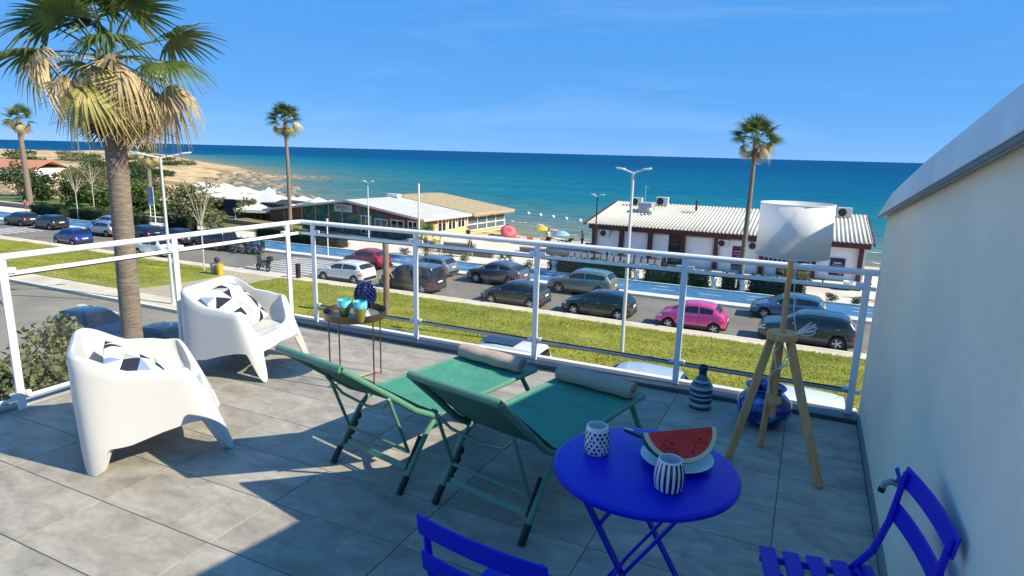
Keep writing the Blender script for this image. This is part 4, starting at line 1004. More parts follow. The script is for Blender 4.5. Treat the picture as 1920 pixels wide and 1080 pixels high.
# ================================================================== SCOOTERS
def scooter(loc, rz, label, c, box=True, group=None, name='motor_scooter'):
    t = empty(name, loc, rz, label, 'scooter', group); pmt = paint(*c)
    for x in (.62, -.62):
        ty = MB().tube([(x+.20*math.cos(2*PI*k/20), 0, .25+.20*math.sin(2*PI*k/20)) for k in range(20)], .05, 8, closed=True).obj('wheel', BLACK, t)
        h = MB()
        for k in range(5): h.tube([(x, 0, .25), (x+.17*math.cos(2*PI*k/5), 0, .25+.17*math.sin(2*PI*k/5))], .014, 6)
        h.obj('rim', RIM, ty)
    MB().prism([(-.75, .50), (-.45, .42), (-.15, .30), (.28, .26), (.36, .30), (.50, .95), (.44, .98), (.30, .42), (.0, .40), (-.18, .66), (-.80, .72)], -.19, .19, 'y').obj('body', pmt, t, bev=.04, seg=2)
    MB().prism([(-.86, .72), (-.2, .66), (-.08, .74), (-.2, .80), (-.55, .82), (-.86, .84)], -.18, .18, 'y').obj('seat', BLACK, t, bev=.03, seg=2)
    MB().tube([(.62, .07, .25), (.50, .05, .80)], .025, 8).tube([(.62, -.07, .25), (.50, -.05, .80)], .025, 8).obj('fork', STEEL, t)
    MB().tube([(.42, -.34, 1.06), (.46, -.12, 1.0), (.46, .12, 1.0), (.42, .34, 1.06)], .018, 8).obj('handlebar', BLACK, t)
    MB().prism([(.44, .90), (.58, .92), (.52, 1.12), (.42, 1.10)], -.10, .10, 'y').obj('headlight', pmt, t, bev=.03)
    for sg in (-1, 1): MB().tube([(.43, sg*.30, 1.06), (.42, sg*.34, 1.22)], .006, 5).ball((.42, sg*.34, 1.24), .05, 8, 5, sc_=(.3, 1, .7)).obj('mirror', BLACK, t)
    MB().tube([(-.2, -.15, .28), (-.7, -.18, .34)], .05, 8).obj('exhaust', CHROME, t)
    MB().bar((-.1, .0, .30), (-.18, .24, 0), .025, .02).obj('stand', STEEL, t)
    if box: MB().box((-.95, 0, 1.0), (.36, .38, .30)).obj('top_box', BLACK, t, bev=.06, seg=2)
    return t
scooter((-35.3, 33.0, ZR), R(168), 'dark motor scooter with a top box standing alone on the road by the paved path', ('scoot_black', (.02, .02, .022)))
for i, (x, cc, bx_, lb) in enumerate([(-44.0, ('navy', (.02, .05, .16)), False, 'leftmost motorcycle of the row by the cycle lane'), (-43.2, ('scoot_grey', (.2, .21, .22)), False, 'grey motorcycle, second from the left in the row by the cycle lane'), (-42.4, ('scoot_black', (.02, .02, .022)), True, 'black motorcycle in the middle of the row by the cycle lane'), (-41.7, ('scoot_blue', (.05, .12, .30)), False, 'blue motorcycle, second from the right in the row'), (-41.0, ('scoot_black', (.02, .02, .022)), False, 'rightmost motorcycle of the row, next to the blue cycle lane')]):
    scooter((x, 38.3, ZR), R(105+5*i), lb, cc, bx_, 'motorcycles parked in a row', 'motorcycle')
for i, (x, y) in enumerate([(-53.6, 38.6), (-59.0, 40.6)]):
    scooter((x, y, ZR), R(100), ['black scooter parked right of the big palm trunk', 'scooter parked behind the silver hatchback'][i], ('scoot_black', (.02, .02, .022)), False, None, 'motor_scooter')
# ================================================================== PALMS
LEAFG = mat('palm_green', (.05, .10, .02), .45, c2=(.15, .20, .05), vs_=2.5, trans=.35, rnd=.18); LEAFY = mat('palm_yellowing', (.24, .25, .05), .6, c2=(.55, .47, .17), vs_=2.5, trans=.3, rnd=.15)
LEAFD = mat('palm_dead', (.52, .38, .19), .8, c2=(.74, .60, .37), vs_=3, trans=.25, rnd=.2); LEAFB = mat('palm_dead_brown', (.16, .095, .045), .85, c2=(.36, .24, .12), vs_=3, trans=.2, rnd=.2)
BARK = mat('palm_bark', (.155, .115, .085), .95, c2=(.30, .245, .19), vs_=5, bump=1, bs=14, stretch=(1, 1, 7))
def frond_mesh(seed, m, spread=118, droop=.25, n=34, fold=.0, petiole=1.0, ll=.95, tipd=.0):
    rg = random.Random(seed); b = MB()
    b.tube([(0, 0, 0), (petiole*.5, 0, .05), (petiole, 0, 0)], [.026, .018, .010], 5)
    for i in range(n):
        a = R(-spread+2*spread*i/(n-1))+rg.uniform(-.03, .03); l = ll*(.72+.28*math.cos(a*.6))*rg.uniform(.88, 1.06)
        ca_, sa_ = math.cos(a), math.sin(a); dr = droop*rg.uniform(.6, 1.4); P = []
        S_ = (0, .25, .5, .75, 1.0); Wd = (.010, .034, .034, .020, .003)
        tw = rg.uniform(-.5, .5)
        for s_, wd in zip(S_, Wd):
            r_ = l*s_; x = petiole+ca_*r_; y = sa_*r_; z = -dr*s_**2.2*l-fold*abs(sa_)*r_ - tipd*max(0, s_-.5)**2*4*l
            k = 1-.45*max(0, droop-.4)*s_; x = petiole+ca_*r_*k; y = sa_*r_*k
            P += [(x-sa_*wd, y+ca_*wd, z+.012*tw), (x, y, z-.012*(1-s_)), (x+sa_*wd, y-ca_*wd, z-.012*tw)]
        F = []
        for j in range(4): F += [(3*j, 3*j+1, 3*j+4, 3*j+3), (3*j+1, 3*j+2, 3*j+5, 3*j+4)]
        b.add(P, F)
    return b.mesh('frond', m, smooth=False, fix=False)
FG = [frond_mesh(i, LEAFG, 115+5*i, .20+.07*i, tipd=.08*i) for i in range(4)]
FY = [frond_mesh(20+i, LEAFY, 105, .5+.15*i, fold=.2, tipd=.3) for i in range(2)]
FD = [frond_mesh(30+i, LEAFD, 85-8*i, .7+.15*i, fold=.45, n=30, tipd=.5) for i in range(3)]
FB = [frond_mesh(40+i, LEAFB, 70, .6+.2*i, fold=.6, n=26, tipd=.4) for i in range(2)]
def palm(name, x, y, zbase, zhub, r0, r1, label, ng, ny, nd, sc_, seed, nb=0, cat='palm tree', group=None, lean=0):
    rg = random.Random(seed); t = empty(name, (x, y, zbase), 0, label, cat, group); H = zhub-zbase
    pts, rs = [], []; n = max(20, int(H/.13))
    for i in range(n+1):
        s_ = i/n; pts.append((lean*s_*s_+.03*math.sin(s_*5+seed), .03*math.cos(s_*4+seed), H*s_)); rs.append((r0+(r1-r0)*s_)*(1+.025*(i % 2)+.02*rg.uniform(-1, 1))+(.35*r0*max(0, 1-s_*n/8)**2))
    MB().tube(pts, rs, 16).obj('trunk', BARK, t)
    hx, hy = pts[-1][0], pts[-1][1]
    def put(me, yaw, el, dz=0, off=.1, s2=1.0, roll=0):
        o = link('frond', me, t, (hx+off*math.cos(yaw), hy+off*math.sin(yaw), H+dz), (roll, -el, yaw), (sc_*s2,)*3)
    g = rg.uniform(0, 6)
    for i in range(ng):
        f = i/max(1, ng-1); put(FG[i % 4], g+i*2.39996+rg.uniform(-.2, .2), R(82-92*f**1.1+rg.uniform(-8, 8)), .05-.1*f, .06+.08*f, rg.uniform(.85, 1.08), rg.uniform(-.5, .5))
    for i in range(ny): put(FY[i % 2], g+i*2.39996+.7, R(12-60*rg.random()), -.12*sc_, .15, rg.uniform(.6, 1.0), rg.uniform(-1, 1))
    for i in range(nd):
        f = i/max(1, nd-1); put(FD[i % 3], g+i*2.39996+1.3, R(-8-70*f+rg.uniform(-12, 12)), -(.10+.15*f)*sc_, r1*.8, rg.uniform(.6, .98)*(1-.2*f), rg.uniform(-1.2, 1.2))
    for i in range(nb):
        f = i/max(1, nb-1); put(FB[i % 2], g+i*2.39996+.3, R(-66-20*rg.random()), -(.10+.40*f)*sc_, r1*.95, rg.uniform(.45, .72), rg.uniform(-.4, .4))
    return t
palm('palm_tree', -11.72, 7.62, ZR, 3.38, .188, .178, 'large fan palm close to the terrace with a hanging skirt of dry fronds', 16, 4, 22, .95, 9, 24)
palm('palm_tree', -43.2, 43.9, ZR, 4.1, .19, .14, 'tall slim palm rising left of the mural beach bar', 20, 3, 4, .86, 11, 5, group='slim palms on the seafront')
palm('palm_tree', -3.67, 44.74, ZR, 3.05, .19, .13, 'tall slim palm standing in front of the white beach house', 20, 3, 5, .88, 23, 6, group='slim palms on the seafront')
palm('palm_tree', -94, 49, ZR, 4.4, .38, .26, 'slim palm at the far left partly hidden by the large palm', 14, 3, 12, 1.1, 31, 8, group='slim palms on the seafront')
palm('palm_tree', -69.6, 46.2, ZR, 2.6, .36, .28, 'palm trunk directly behind the large palm, in the park', 12, 3, 12, 1.0, 37, 8, group='slim palms on the seafront')
palm('palm_tree', -88, 62, ZR, .2, .35, .28, 'short palm with a brown skirt among the park shrubs', 12, 4, 14, 1.1, 41, 10, group='slim palms on the seafront')
palm('small_palm', -28.4, 43.95, ZR+.1, -5.2, .16, .13, 'small palm with drooping dry fronds behind the dark red car', 8, 3, 6, .75, 43, 2, cat='palm tree')
palm('small_palm', -21.2, 43.9, ZR+.1, -6.6, .12, .10, 'low spiky palm at the cycle lane behind the dark grey crossover', 9, 0, 0, .45, 47, 0, cat='palm tree')
# wooden pole in the lawn
b = MB().tube([(0, 0, 0), (.01, 0, 2), (-.01, .01, 4.15)], [.17, .16, .15], 12)
tag(link('wooden_pole', b.mesh('wooden_pole', mat('weathered_wood', (.17, .115, .075), .9, c2=(.28, .2, .14), vs_=4, stretch=(2, 2, .3), bump=.6, bs=20)), None, (-19.55, 26.4, ZR+.14)), 'weathered brown wooden pole standing in the lawn', 'pole')
# ================================================================== SHRUBS, HEDGES, TREES
LG1 = mat('leaf_dark', (.020, .045, .010), .6, c2=(.055, .095, .022), vs_=3, trans=.25); LG2 = mat('leaf_olive', (.10, .115, .04), .6, c2=(.27, .27, .12), vs_=3, trans=.3); LG3 = mat('leaf_fresh', (.05, .10, .015), .6, c2=(.13, .19, .035), vs_=2.5, trans=.3)
LPK = mat('flower_pink', (.38, .10, .20), .7, c2=(.5, .22, .3), vs_=5, trans=.3); TWIG = mat('twig_bark', (.33, .27, .20), .9, var=.3, vs_=8); DRY = mat('dry_grass', (.36, .27, .12), .8, c2=(.50, .40, .22), vs_=4, trans=.3)
def leaves(b, c, rad, n, size, rg, clumps=9, shell=.55, long_=1.6, mi=0, flat=False):
    cl = []
    for _ in range(clumps):
        v = Vector((rg.gauss(0, 1), rg.gauss(0, 1), rg.gauss(0, 1))).normalized()*rg.uniform(.35, .85); cl.append((v, rg.uniform(.28, .5)))
    for _ in range(n):
        v, r_ = rg.choice(cl); q = Vector((rg.gauss(0, 1), rg.gauss(0, 1), rg.gauss(0, 1))).normalized()*r_*rg.uniform(shell, 1.0)
        p = v+q
        if flat: p.z = max(p.z, -.95)
        P = Vector((c[0]+p.x*rad[0], c[1]+p.y*rad[1], c[2]+p.z*rad[2]))
        d = Vector((rg.uniform(-1, 1), rg.uniform(-1, 1), rg.uniform(-.6, 1))).normalized(); e = d.cross(Vector((rg.uniform(-1, 1), rg.uniform(-1, 1), rg.uniform(-1, 1)))).normalized()
        s_ = size*rg.uniform(.6, 1.3); L_1 = d*s_*long_; W_1 = e*s_*.5
        b.add([P, P+L_1*.5+W_1, P+L_1, P+L_1*.5-W_1], [(0, 1, 2, 3)], mi)
def shrub(name, loc, rad, label, m, n=900, size=.10, seed=0, cat='shrub', group=None, mats=None, flowers=0):
    rg = random.Random(seed); t = empty(name, loc, 0, label, cat, group)
    b = MB(); leaves(b, (0, 0, rad[2]*.95), rad, n, size, rg, clumps=12, flat=True); b.obj('foliage', m, t, smooth=False, fix=False)
    st = MB()
    for i in range(5):
        a = 2*PI*i/5+rg.random(); st.tube([(0, 0, 0), (.3*rad[0]*math.cos(a), .3*rad[1]*math.sin(a), rad[2]*.7), (.6*rad[0]*math.cos(a), .6*rad[1]*math.sin(a), rad[2]*1.3)], [.05, .03, .01], 5)
    st.obj('stems', TWIG, t)
    if flowers:
        b = MB(); leaves(b, (0, 0, rad[2]*1.15), (rad[0]*.8, rad[1]*.8, rad[2]*.75), flowers, size*.8, rg, clumps=7, shell=.8, long_=1.0); b.obj('flowers', LPK, t, smooth=False, fix=False)
    return t
def hedge(x0, x1, label, seed, y0=43.65, y1=45.0, h=1.05, m=None):
    rg = random.Random(seed); t = empty('hedge', ((x0+x1)/2, (y0+y1)/2, ZR+.1), 0, label, 'hedge', 'clipped hedges along the cycle lane'); L2, D2 = (x1-x0)/2, (y1-y0)/2
    b = MB(); n = int(520*(x1-x0))
    for _ in range(n):
        f = rg.random(); x, y, z = rg.uniform(-L2, L2), rg.uniform(-D2, D2), rg.uniform(0, h)
        if f < .42: y = -D2+rg.uniform(-.06, .10)
        elif f < .80: z = h+rg.uniform(-.10, .08)
        elif f < .9: x = math.copysign(L2, rg.uniform(-1, 1))+rg.uniform(-.08, .05)
        z += .07*math.sin(x*2.3+seed)+.04*math.sin(x*6.1); x += .03*math.sin(z*9)
        d = Vector((rg.uniform(-1, 1), rg.uniform(-1, .6), rg.uniform(-.3, 1))).normalized(); e = d.cross(Vector((rg.random(), rg.random(), rg.random()-.5))).normalized(); s_ = rg.uniform(.05, .11)
        P = Vector((x, y, z)); b.add([P, P+d*s_*.6+e*s_*.5, P+d*s_*1.3, P+d*s_*.6-e*s_*.5], [(0, 1, 2, 3)])
    b.obj('foliage', m or LG3, t, smooth=False, fix=False)
    MB().bb(-L2+.10, L2-.10, -D2+.12, D2-.12, 0, h-.12).obj('inner_block', mat('hedge_core', (.012, .022, .006), .95), t, smooth=False)  # solid, very dark green block filling the hedge behind the leaves
    return t
hedge(-17.4, -11.2, 'clipped hedge behind the sage grey SUV', 1); hedge(-10.1, -5.7, 'clipped hedge between the tall lamp post and the slim palm', 2); hedge(-4.9, -3.9, 'short hedge stub beside the slim palm trunk', 3, m=LG1); hedge(-3.1, .3, 'clipped hedge right of the slim palm trunk', 4, m=LG1)
hedge(-47.5, -37.3, 'long dark hedge at the cycle lane left of the mural beach bar', 5, m=LG1, h=1.15); hedge(-84, -78, 'hedge behind the black hatchbacks at the far left', 6, m=LG1, h=1.3); hedge(-76.5, -70.5, 'hedge in front of the slim palm on the left park side', 7, m=LG1, h=1.3); hedge(-67.6, -64.2, 'round hedge left of the big palm trunk at the park path', 8, m=LG1, h=1.2); hedge(-60.5, -56.8, 'hedge in the park between the palm trunk and the lamp post', 9, m=LG1, h=1.4)
# park planting on the left
rg = random.Random(99)
spots = [(-104, 56, 3.2, 2.4, 0), (-99, 52, 2.6, 2.0, 0), (-95, 58, 3.4, 2.8, 1), (-90, 53, 2.8, 2.2, 0), (-86, 57, 3.2, 2.6, 1), (-83, 51.5, 2.4, 1.8, 2), (-79, 55, 3.0, 2.2, 2), (-75, 51, 2.0, 1.3, 0), (-72, 52, 2.0, 1.1, 2), (-70, 58, 2.2, 1.3, 1), (-66, 53, 1.8, 1.1, 0), (-63, 50, 1.7, 1.2, 0), (-61, 56, 2.0, 1.3, 1), (-108, 66, 4.2, 3.0, 1), (-114, 58, 4.0, 3.2, 0), (-100, 70, 3.6, 2.4, 0), (-120, 74, 5, 3.2, 0), (-92, 66, 2.6, 2.0, 1)]
names = ['dark leafy', 'olive green', 'fresh green']
where = ['at the far left edge', 'behind the white park coping', 'near the slim far palm', 'in the middle of the park bed', 'beside the short brown palm', 'just right of the slim far palm trunk', 'behind the bare sapling', 'at the park path', 'low at the lawn edge', 'against the sandy headland', 'right of the lawn clearing', 'touching the big palm trunk', 'right behind the big palm trunk', 'at the foot of the headland', 'cut by the left picture edge', 'in front of the tiled roof', 'farthest back on the left', 'before the dune slope']
for i, (x, y, r_, h_, k) in enumerate(spots):
    shrub('park_shrub', (x, y, ZR+.1), (r_, r_*.8, h_*.95), names[k]+' shrub '+where[i], (LG1, LG2, LG3)[k], 1500, .24, i, group='shrubs of the seaside park')
shrub('oleander_bush', (-58.3, 44.6, ZR+.1), (3.0, 2.0, 2.55), 'large pale olive oleander bush behind the black small car', LG2, 3200, .20, 77, cat='bush')
shrub('oleander_bush', (-54.6, 45.0, ZR+.1), (1.5, 1.2, 1.2), 'small pale bush at the right foot of the oleander', LG2, 900, .16, 78, cat='bush')
for i, (x, y, s_) in enumerate([(-30.6, 43.9, .35), (-24.6, 43.8, .4), (-26.3, 43.85, .3), (1.9, 43.8, .3), (3.4, 43.8, .3), (-19.0, 43.8, .35)]):
    shrub('verge_plant', (x, y, ZR+.1), (s_*1.6, s_, s_), ['small dry plant left of the small palm', 'low verge plant behind the grey blue hatchback', 'tiny verge plant beside the small palm', 'flat verge plant right of the steel blue hatchback', 'last verge plant before the cream wall', 'low verge plant left of the long hedge'][i], LG2, 260, .09, 200+i, cat='plant', group='verge plants at the cycle lane')
# garden under the left railing
for i, (x, y, zt_, rr, m, fl) in enumerate([(-20.5, 10.7, -4.6, 2.3, LG2, 260), (-23.0, 11.8, -4.3, 2.0, LG2, 120), (-17.6, 10.9, -5.0, 1.9, LG2, 300), (-18.6, 12.4, -4.9, 1.6, LG1, 60), (-15.4, 11.6, -5.3, 1.5, LG2, 40), (-21.5, 9.2, -5.0, 1.6, LG3, 30)]):
    h_ = (zt_-ZR)/1.9
    shrub('garden_shrub', (x, y, ZR), (rr, rr*.8, h_), ['broad flowering shrub below the left railing', 'tall loose shrub at the left edge below the railing', 'pink flowering shrub in front of the midnight blue hatchback', 'dark shrub at the rear of the midnight blue hatchback', 'low shrub at the foot of the large palm', 'fresh green shrub lowest at the left edge'][i], m, 2600, .13, 300+i, group='shrubs below the left railing', flowers=fl)
gb = slab('garden_bed', [(-26, 7.2), (-13, 8.4), (-13, 13.6), (-26, 13.6)], ZR-.05, ZR+.12, mat('dark_soil', (.05, .045, .04), .95, var=.4, vs_=3))
def tuft(loc, label, seed, m, n=60, h=.9):
    rg = random.Random(seed); b = MB()
    for i in range(n):
        a = rg.uniform(0, 2*PI); l = h*rg.uniform(.6, 1.1); d = Vector((math.cos(a), math.sin(a), 0)); q = rg.uniform(.3, .9); e = Vector((-d.y, d.x, 0))*.012
        P = []
        for s_ in (0, .4, .75, 1): p = d*(q*l*s_**1.6)+Vector((0, 0, l*(s_-.45*s_*s_*q))); P += [p-e*(1.1-s_), p+e*(1.1-s_)]
        b.add(P, [(2*j, 2*j+1, 2*j+3, 2*j+2) for j in range(3)])
    tag(link('ornamental_grass', b.mesh('ornamental_grass', m, smooth=False, fix=False), None, loc), label, 'plant', 'grass tufts below the left railing')
tuft((-6.6, 3.15, -1.75), 'dry plumed grass tuft right of the left railing post', 1, DRY, 90, .8); tuft((-6.3, 2.35, -1.6), 'green grass tuft at the bottom left edge behind the glass', 2, LG3, 110, .8); tuft((-5.9, 3.5, -1.35), 'low mixed grass under the left bottom rail', 3, DRY, 80, .5); tuft((-5.75, 3.0, -1.3), 'short green tuft under the left bottom rail', 4, LG3, 80, .45); tuft((-5.8, 2.5, -1.3), 'brown tuft at the corner of the left post foot', 5, DRY, 70, .45)
slab('planter_bed', [(-7.4, -2), (-5.06, -2), (-5.06, 5.0), (-7.4, 5.0)], ZR, -1.6, mat('dark_soil', (.05, .045, .04), .95))
# saplings
def sapling(loc, h, label, seed, m=LG2, n=160, r=.05):
    rg = random.Random(seed); t = empty('sapling', loc, 0, label, 'tree', 'young staked trees'); H0 = h*.5
    b = MB().tube([(0, 0, 0), (.04, 0, H0*.5), (0, .03, H0)], [r*1.2, r, r*.85], 8); lf = MB()
    for i in range(7):
        a = i*2.4+rg.random(); q = rg.uniform(.2, .45)*h*.5; e = (q*math.cos(a), q*math.sin(a), H0+h*.5*rg.uniform(.45, 1)); b.tube([(0, .03, H0-.02), (e[0]*.5, e[1]*.5, H0+(e[2]-H0)*.6), e], [r*.6, r*.4, r*.12], 6)
        leaves(lf, e, (.45, .45, .5), n//7, .13, rg, clumps=4)
    b.obj('trunk', mat('pale_bark', (.52, .47, .38), .85, var=.2, vs_=6), t); lf.obj('foliage', m, t, smooth=False, fix=False)
sapling((-38.2, 30.4, ZR+.14), 6.2, 'thin pale sapling in the left lawn behind the armchair', 1); sapling((-74.6, 43.6, ZR), 6.4, 'bare forked sapling left of the big palm trunk', 2, n=30); sapling((-82, 50, ZR), 7, 'spindly bare tree among the park shrubs', 3, n=40)
# ================================================================== STREET LAMPS
LPW = mat('lamp_paint', (.62, .63, .62), .4, metal=.2); LPD = mat('lamp_dark_pole', (.03, .022, .02), .5)
def lamp(loc, h, arm, label, rz=0, r=.065, m=LPW, head=.55, up=.12):
    t = empty('street_lamp', loc, rz, label, 'street lamp', 'twin arm street lamps')
    MB().tube([(0, 0, 0), (0, 0, h*.5), (0, 0, h)], [r*1.25, r, r*.75], 12).obj('pole', m, t); MB().lathe([(0, 0), (r*2, 0), (r*2, .04), (r*1.3, .07), (0, .07)], 16).obj('base', m, t)
    for s_ in (-1, 1):
        MB().tube([(0, 0, h-.03), (s_*arm*.5, 0, h+up*.4), (s_*arm, 0, h+up)], r*.5, 8).obj('arm', LPW, t)
        lh = MB().prism([(0, -.10), (head*.25, -.14), (head, -.11), (head, .11), (head*.25, .14), (0, .10)], -.03, .05).obj('lamp_head', LPW, t, bev=.015)
        lh.location = (s_*(arm-.05), 0, h+up); lh.rotation_euler = (0, -R(8), 0 if s_ > 0 else PI)
lamp((-6.82, 26.37, ZR+.14), 8.0, .38, 'tall twin arm street lamp in the lawn in front of the white beach house', R(14), .075, head=.42)
lamp((-31.37, 22.85, ZR+.12), 8.0, 1.0, 'tall twin arm street lamp right of the large palm', R(56), .075, head=.55, up=.2)
lamp((-37.96, 48.66, ZR+.1), 5.6, .30, 'white twin arm lamp in front of the mural beach bar', 0, .06, head=.38); lamp((-14.68, 46.53, ZR+.1), 5.6, .25, 'dark pole twin lamp at the left end of the white beach house', 0, .06, LPD, head=.32)
tag(MB().tube([(0, 0, 0), (0, 0, 5.6)], .09, 12).obj('flag_mast', mat('cream_mast', (.72, .66, .50), .5)), 'plain cream mast at the yellow corner of the mural beach bar', 'mast').location = (-34.0, 51.3, ZR+.1)
tag(MB().tube([(0, 0, 0), (0, 0, 3.1)], .045, 10).box((0, 0, 3.0), (.16, .10, .22)).box((0, 0, 2.6), (.1, .08, .12)).obj('camera_pole', WHITE), 'short white pole with a box on top behind the railing corner', 'pole').location = (-34.95, 38.6+.9, ZR+.15)
# litter bins, kerb bollards
bn = empty('litter_bins', (-36.3, 29.9, ZR+.13), 0, 'pair of litter bins, one grey and one yellow, at the paved path', 'litter bin')
MB().lathe([(0, 0), (.20, 0), (.24, .75), (0, .75)], 16, (-.28, 0, 0)).obj('grey_bin', mat('bin_grey', (.25, .28, .28), .5), bn); MB().lathe([(0, 0), (.20, 0), (.24, .75), (0, .75)], 16, (.28, 0, 0)).obj('yellow_bin', mat('bin_yellow', (.65, .42, .01), .5), bn); MB().tube([(0, .05, 0), (0, .05, 1.1)], .03, 8).ball((0, .05, 1.0), .2, 10, 6).obj('bin_post', STEEL, bn)
bo_ = tag(MB().box((0, 0, .45), (.25, .25, .9)).box((0, 0, .93), (.3, .3, .06)).obj('bollard', STEEL, bev=.02), 'dark square bollard at the front of the white hatchback', 'bollard'); bo_.location = (-30.9, 31.9, ZR+.13)
b2_ = tag(MB().box((0, 0, .3), (1.0, .6, .6)).box((0, 0, .62), (1.1, .7, .06)).obj('stone_block', KERB, bev=.03), 'pale stone block at the pavement by the white small car', 'block'); b2_.location = (-48.5, 31.7, ZR+.13)
STN = mat('white_stone', (.74, .72, .66), .8, var=.1, vs_=6)
for i, (x, lb) in enumerate([(-16.9, 'leftmost white stone ornament at the hedge, behind the sage grey SUV'), (-10.62, 'white stone ornament beside the tall lamp post'), (-5.3, 'white stone ornament left of the slim palm trunk'), (-3.45, 'white stone ornament just right of the slim palm trunk')]):
    o = MB().lathe([(0, 0), (.26, 0), (.27, .14), (.20, .18), (.17, .45), (.24, .6), (.28, .8), (.22, .98), (.12, 1.05), (0, 1.08)], 14, sy=.8).obj('stone_ornament', STN); o.location = (x, 43.75, ZR+.12); o.rotation_euler = (0, 0, i*.8); tag(o, lb, 'ornament', 'white stone ornaments between the hedges')
# ================================================================== MURAL BEACH BAR (rotated 7 degrees)
mur = bpy.data.materials.new('mural_paint'); mur.use_nodes = True; _t = mur.node_tree; _N = _t.nodes; _L = _t.links; _b = _N['Principled BSDF']; _b.inputs['Roughness'].default_value = .8
_tc = _N.new('ShaderNodeTexCoord'); _n = _N.new('ShaderNodeTexNoise'); _n.inputs['Scale'].default_value = .42; _n.inputs['Detail'].default_value = 3; _n.inputs['Distortion'].default_value = 1.6
_L.new(_tc.outputs['Object'], _n.inputs[0]); _r = _N.new('ShaderNodeValToRGB'); _r.color_ramp.interpolation = 'CONSTANT'; cr = _r.color_ramp
cr.elements[0].position = 0; cr.elements[0].color = (.02, .07, .04, 1); cr.elements[1].position = .36; cr.elements[1].color = (.015, .17, .15, 1)
for p, c in ((.44, (.03, .12, .05, 1)), (.49, (.28, .10, .02, 1)), (.53, (.02, .22, .19, 1)), (.58, (.26, .16, .03, 1)), (.62, (.20, .03, .02, 1)), (.67, (.03, .10, .18, 1))): e = cr.elements.new(p); e.color = c
_L.new(_n.outputs['Fac'], _r.inputs[0]); _L.new(_r.outputs[0], _b.inputs['Base Color'])
BW = mat('bar_brown_wood', (.22, .085, .03), .7, var=.3, vs_=2, stretch=(.4, .4, 4)); YEL = mat('bar_yellow', (.62, .46, .19), .8, var=.06, vs_=1); RFG = mat('grey_roof_felt', (.54, .53, .48), .7, var=.08, vs_=.6); THA = mat('thatch', (.46, .36, .22), .95, c2=(.34, .26, .15), vs_=2.5, bump=.8, bs=12); DKW = mat('dark_window', (.015, .017, .018), .08, spec=.6); FRW = mat('white_frame', (.75, .76, .74), .5)
DRED = mat('bar_red', (.22, .035, .02), .8)
ang = R(173); bar = empty('beach_bar', (-33.93, 51.98, ZR), ang, 'mural painted beach bar with low grey gable roof and yellow side', 'building')
# local: +x runs left along the mural front, -y runs back towards the sea
g0 = .28
def roofz(x): return (3.56-(10.1-x)*.118) if x < 10.1 else 3.56-(x-10.1)*.137
def P_(x, z): return (x, z)
MB().prism([(.6, 0), (23.2, 0), (23.2, roofz(23.2)-.26), (10.1, roofz(10.1)-.26), (.6, roofz(.6)-.26)], -7.0, -.0, 'y').obj('mural_wall', mur, bar, smooth=False)
MB().prism([(17.5, .02), (23.25, .02), (23.25, roofz(23.2)-.3), (17.5, roofz(17.5)-.3)], .003, .05, 'y').obj('timber_wall', BW, bar, smooth=False)
MB().prism([(.62, roofz(.62)-.75), (7.5, roofz(7.5)-.75), (7.5, roofz(7.5)-.28), (.62, roofz(.62)-.28)], .003, .03, 'y').obj('red_band', DRED, bar, smooth=False)
MB().bb(.05, .6, -14.4, -.003, 0, roofz(.3)-.27).obj('yellow_wall', YEL, bar, smooth=False)
MB().bb(-.004, .05, -7.1, -.02, roofz(0)-.75, roofz(0)-.28).obj('brown_band', BW, bar, smooth=False)
for (xa, xb, zz) in ((10.1, 23.9, 0), (-.55, 10.1, 0)):
    MB().prism([(xa, roofz(xa)-.24), (xb, roofz(xb)-.24), (xb, roofz(xb)), (xa, roofz(xa))], -7.4, .55, 'y').obj('roof_slope', RFG, bar, smooth=False, bev=.02)
MB().prism([(-.75, roofz(-.75)-.22), (10.1, roofz(10.1)-.2), (12, roofz(10.1)-.3), (12, roofz(10.1)+.02), (10.1, roofz(10.1)+.08), (-.75, roofz(-.75)+.06)], -15.7, -7.42, 'y').obj('thatch_roof', THA, bar, smooth=False, bev=.03)
fr = MB()
for i in range(40): fr.bar((-.70, -7.6-i*.2, roofz(-.75)-.1), (-.80, -7.6-i*.2, roofz(-.75)-.26-random.random()*.1), .09, .03)
fr.obj('thatch_fringe', THA, bar, smooth=False)['kind'] = 'stuff'
MB().bb(9.0, 10.6, -6.8, -6.2, roofz(10.1)-.02, roofz(10.1)+.35).obj('roof_hatch', WHITE, bar, smooth=False)
def window(xa, xb, za, zb, panes_, nm='window', y=.0):
    w_ = MB(); n = panes_
    w_.bb(xa, xb, y+.004, y+.07, zb-.09, zb); w_.bb(xa, xb, y+.004, y+.07, za, za+.09)
    for i in range(n+1): x = xa+(xb-xa-.09)*i/n; w_.bb(x, x+.09, y+.005, y+.068, za+.09, zb-.09)
    o = w_.obj(nm, FRW, bar, smooth=False)
    for i in range(n):
        x = xa+(xb-xa-.09)*i/n+.09; MB().bb(x, xa+(xb-xa-.09)*(i+1)/n, y+.006, y+.03, za+.09, zb-.09).obj('pane', DKW, o, smooth=False)
window(6.97, 8.44, .1, 2.05, 2, 'door'); window(4.71, 6.46, .82, 1.86, 2); window(2.48, 4.25, .86, 1.92, 2); window(.72, 1.95, .96, 1.96, 2)
for x in (11.0, 13.1, 15.2, 17.4, 20.4): MB().bb(x, x+.16, .055, .15, 0, roofz(x)-.3).obj('timber_post', mat('pale_post', (.42, .33, .25), .8), bar, smooth=False)
sg = MB().bb(9.68, 12.21, .06, .12, 2.28, 2.98).obj('sign_board', mat('sign_cream', (.46, .43, .36), .8, var=.1, vs_=3), bar, smooth=False)
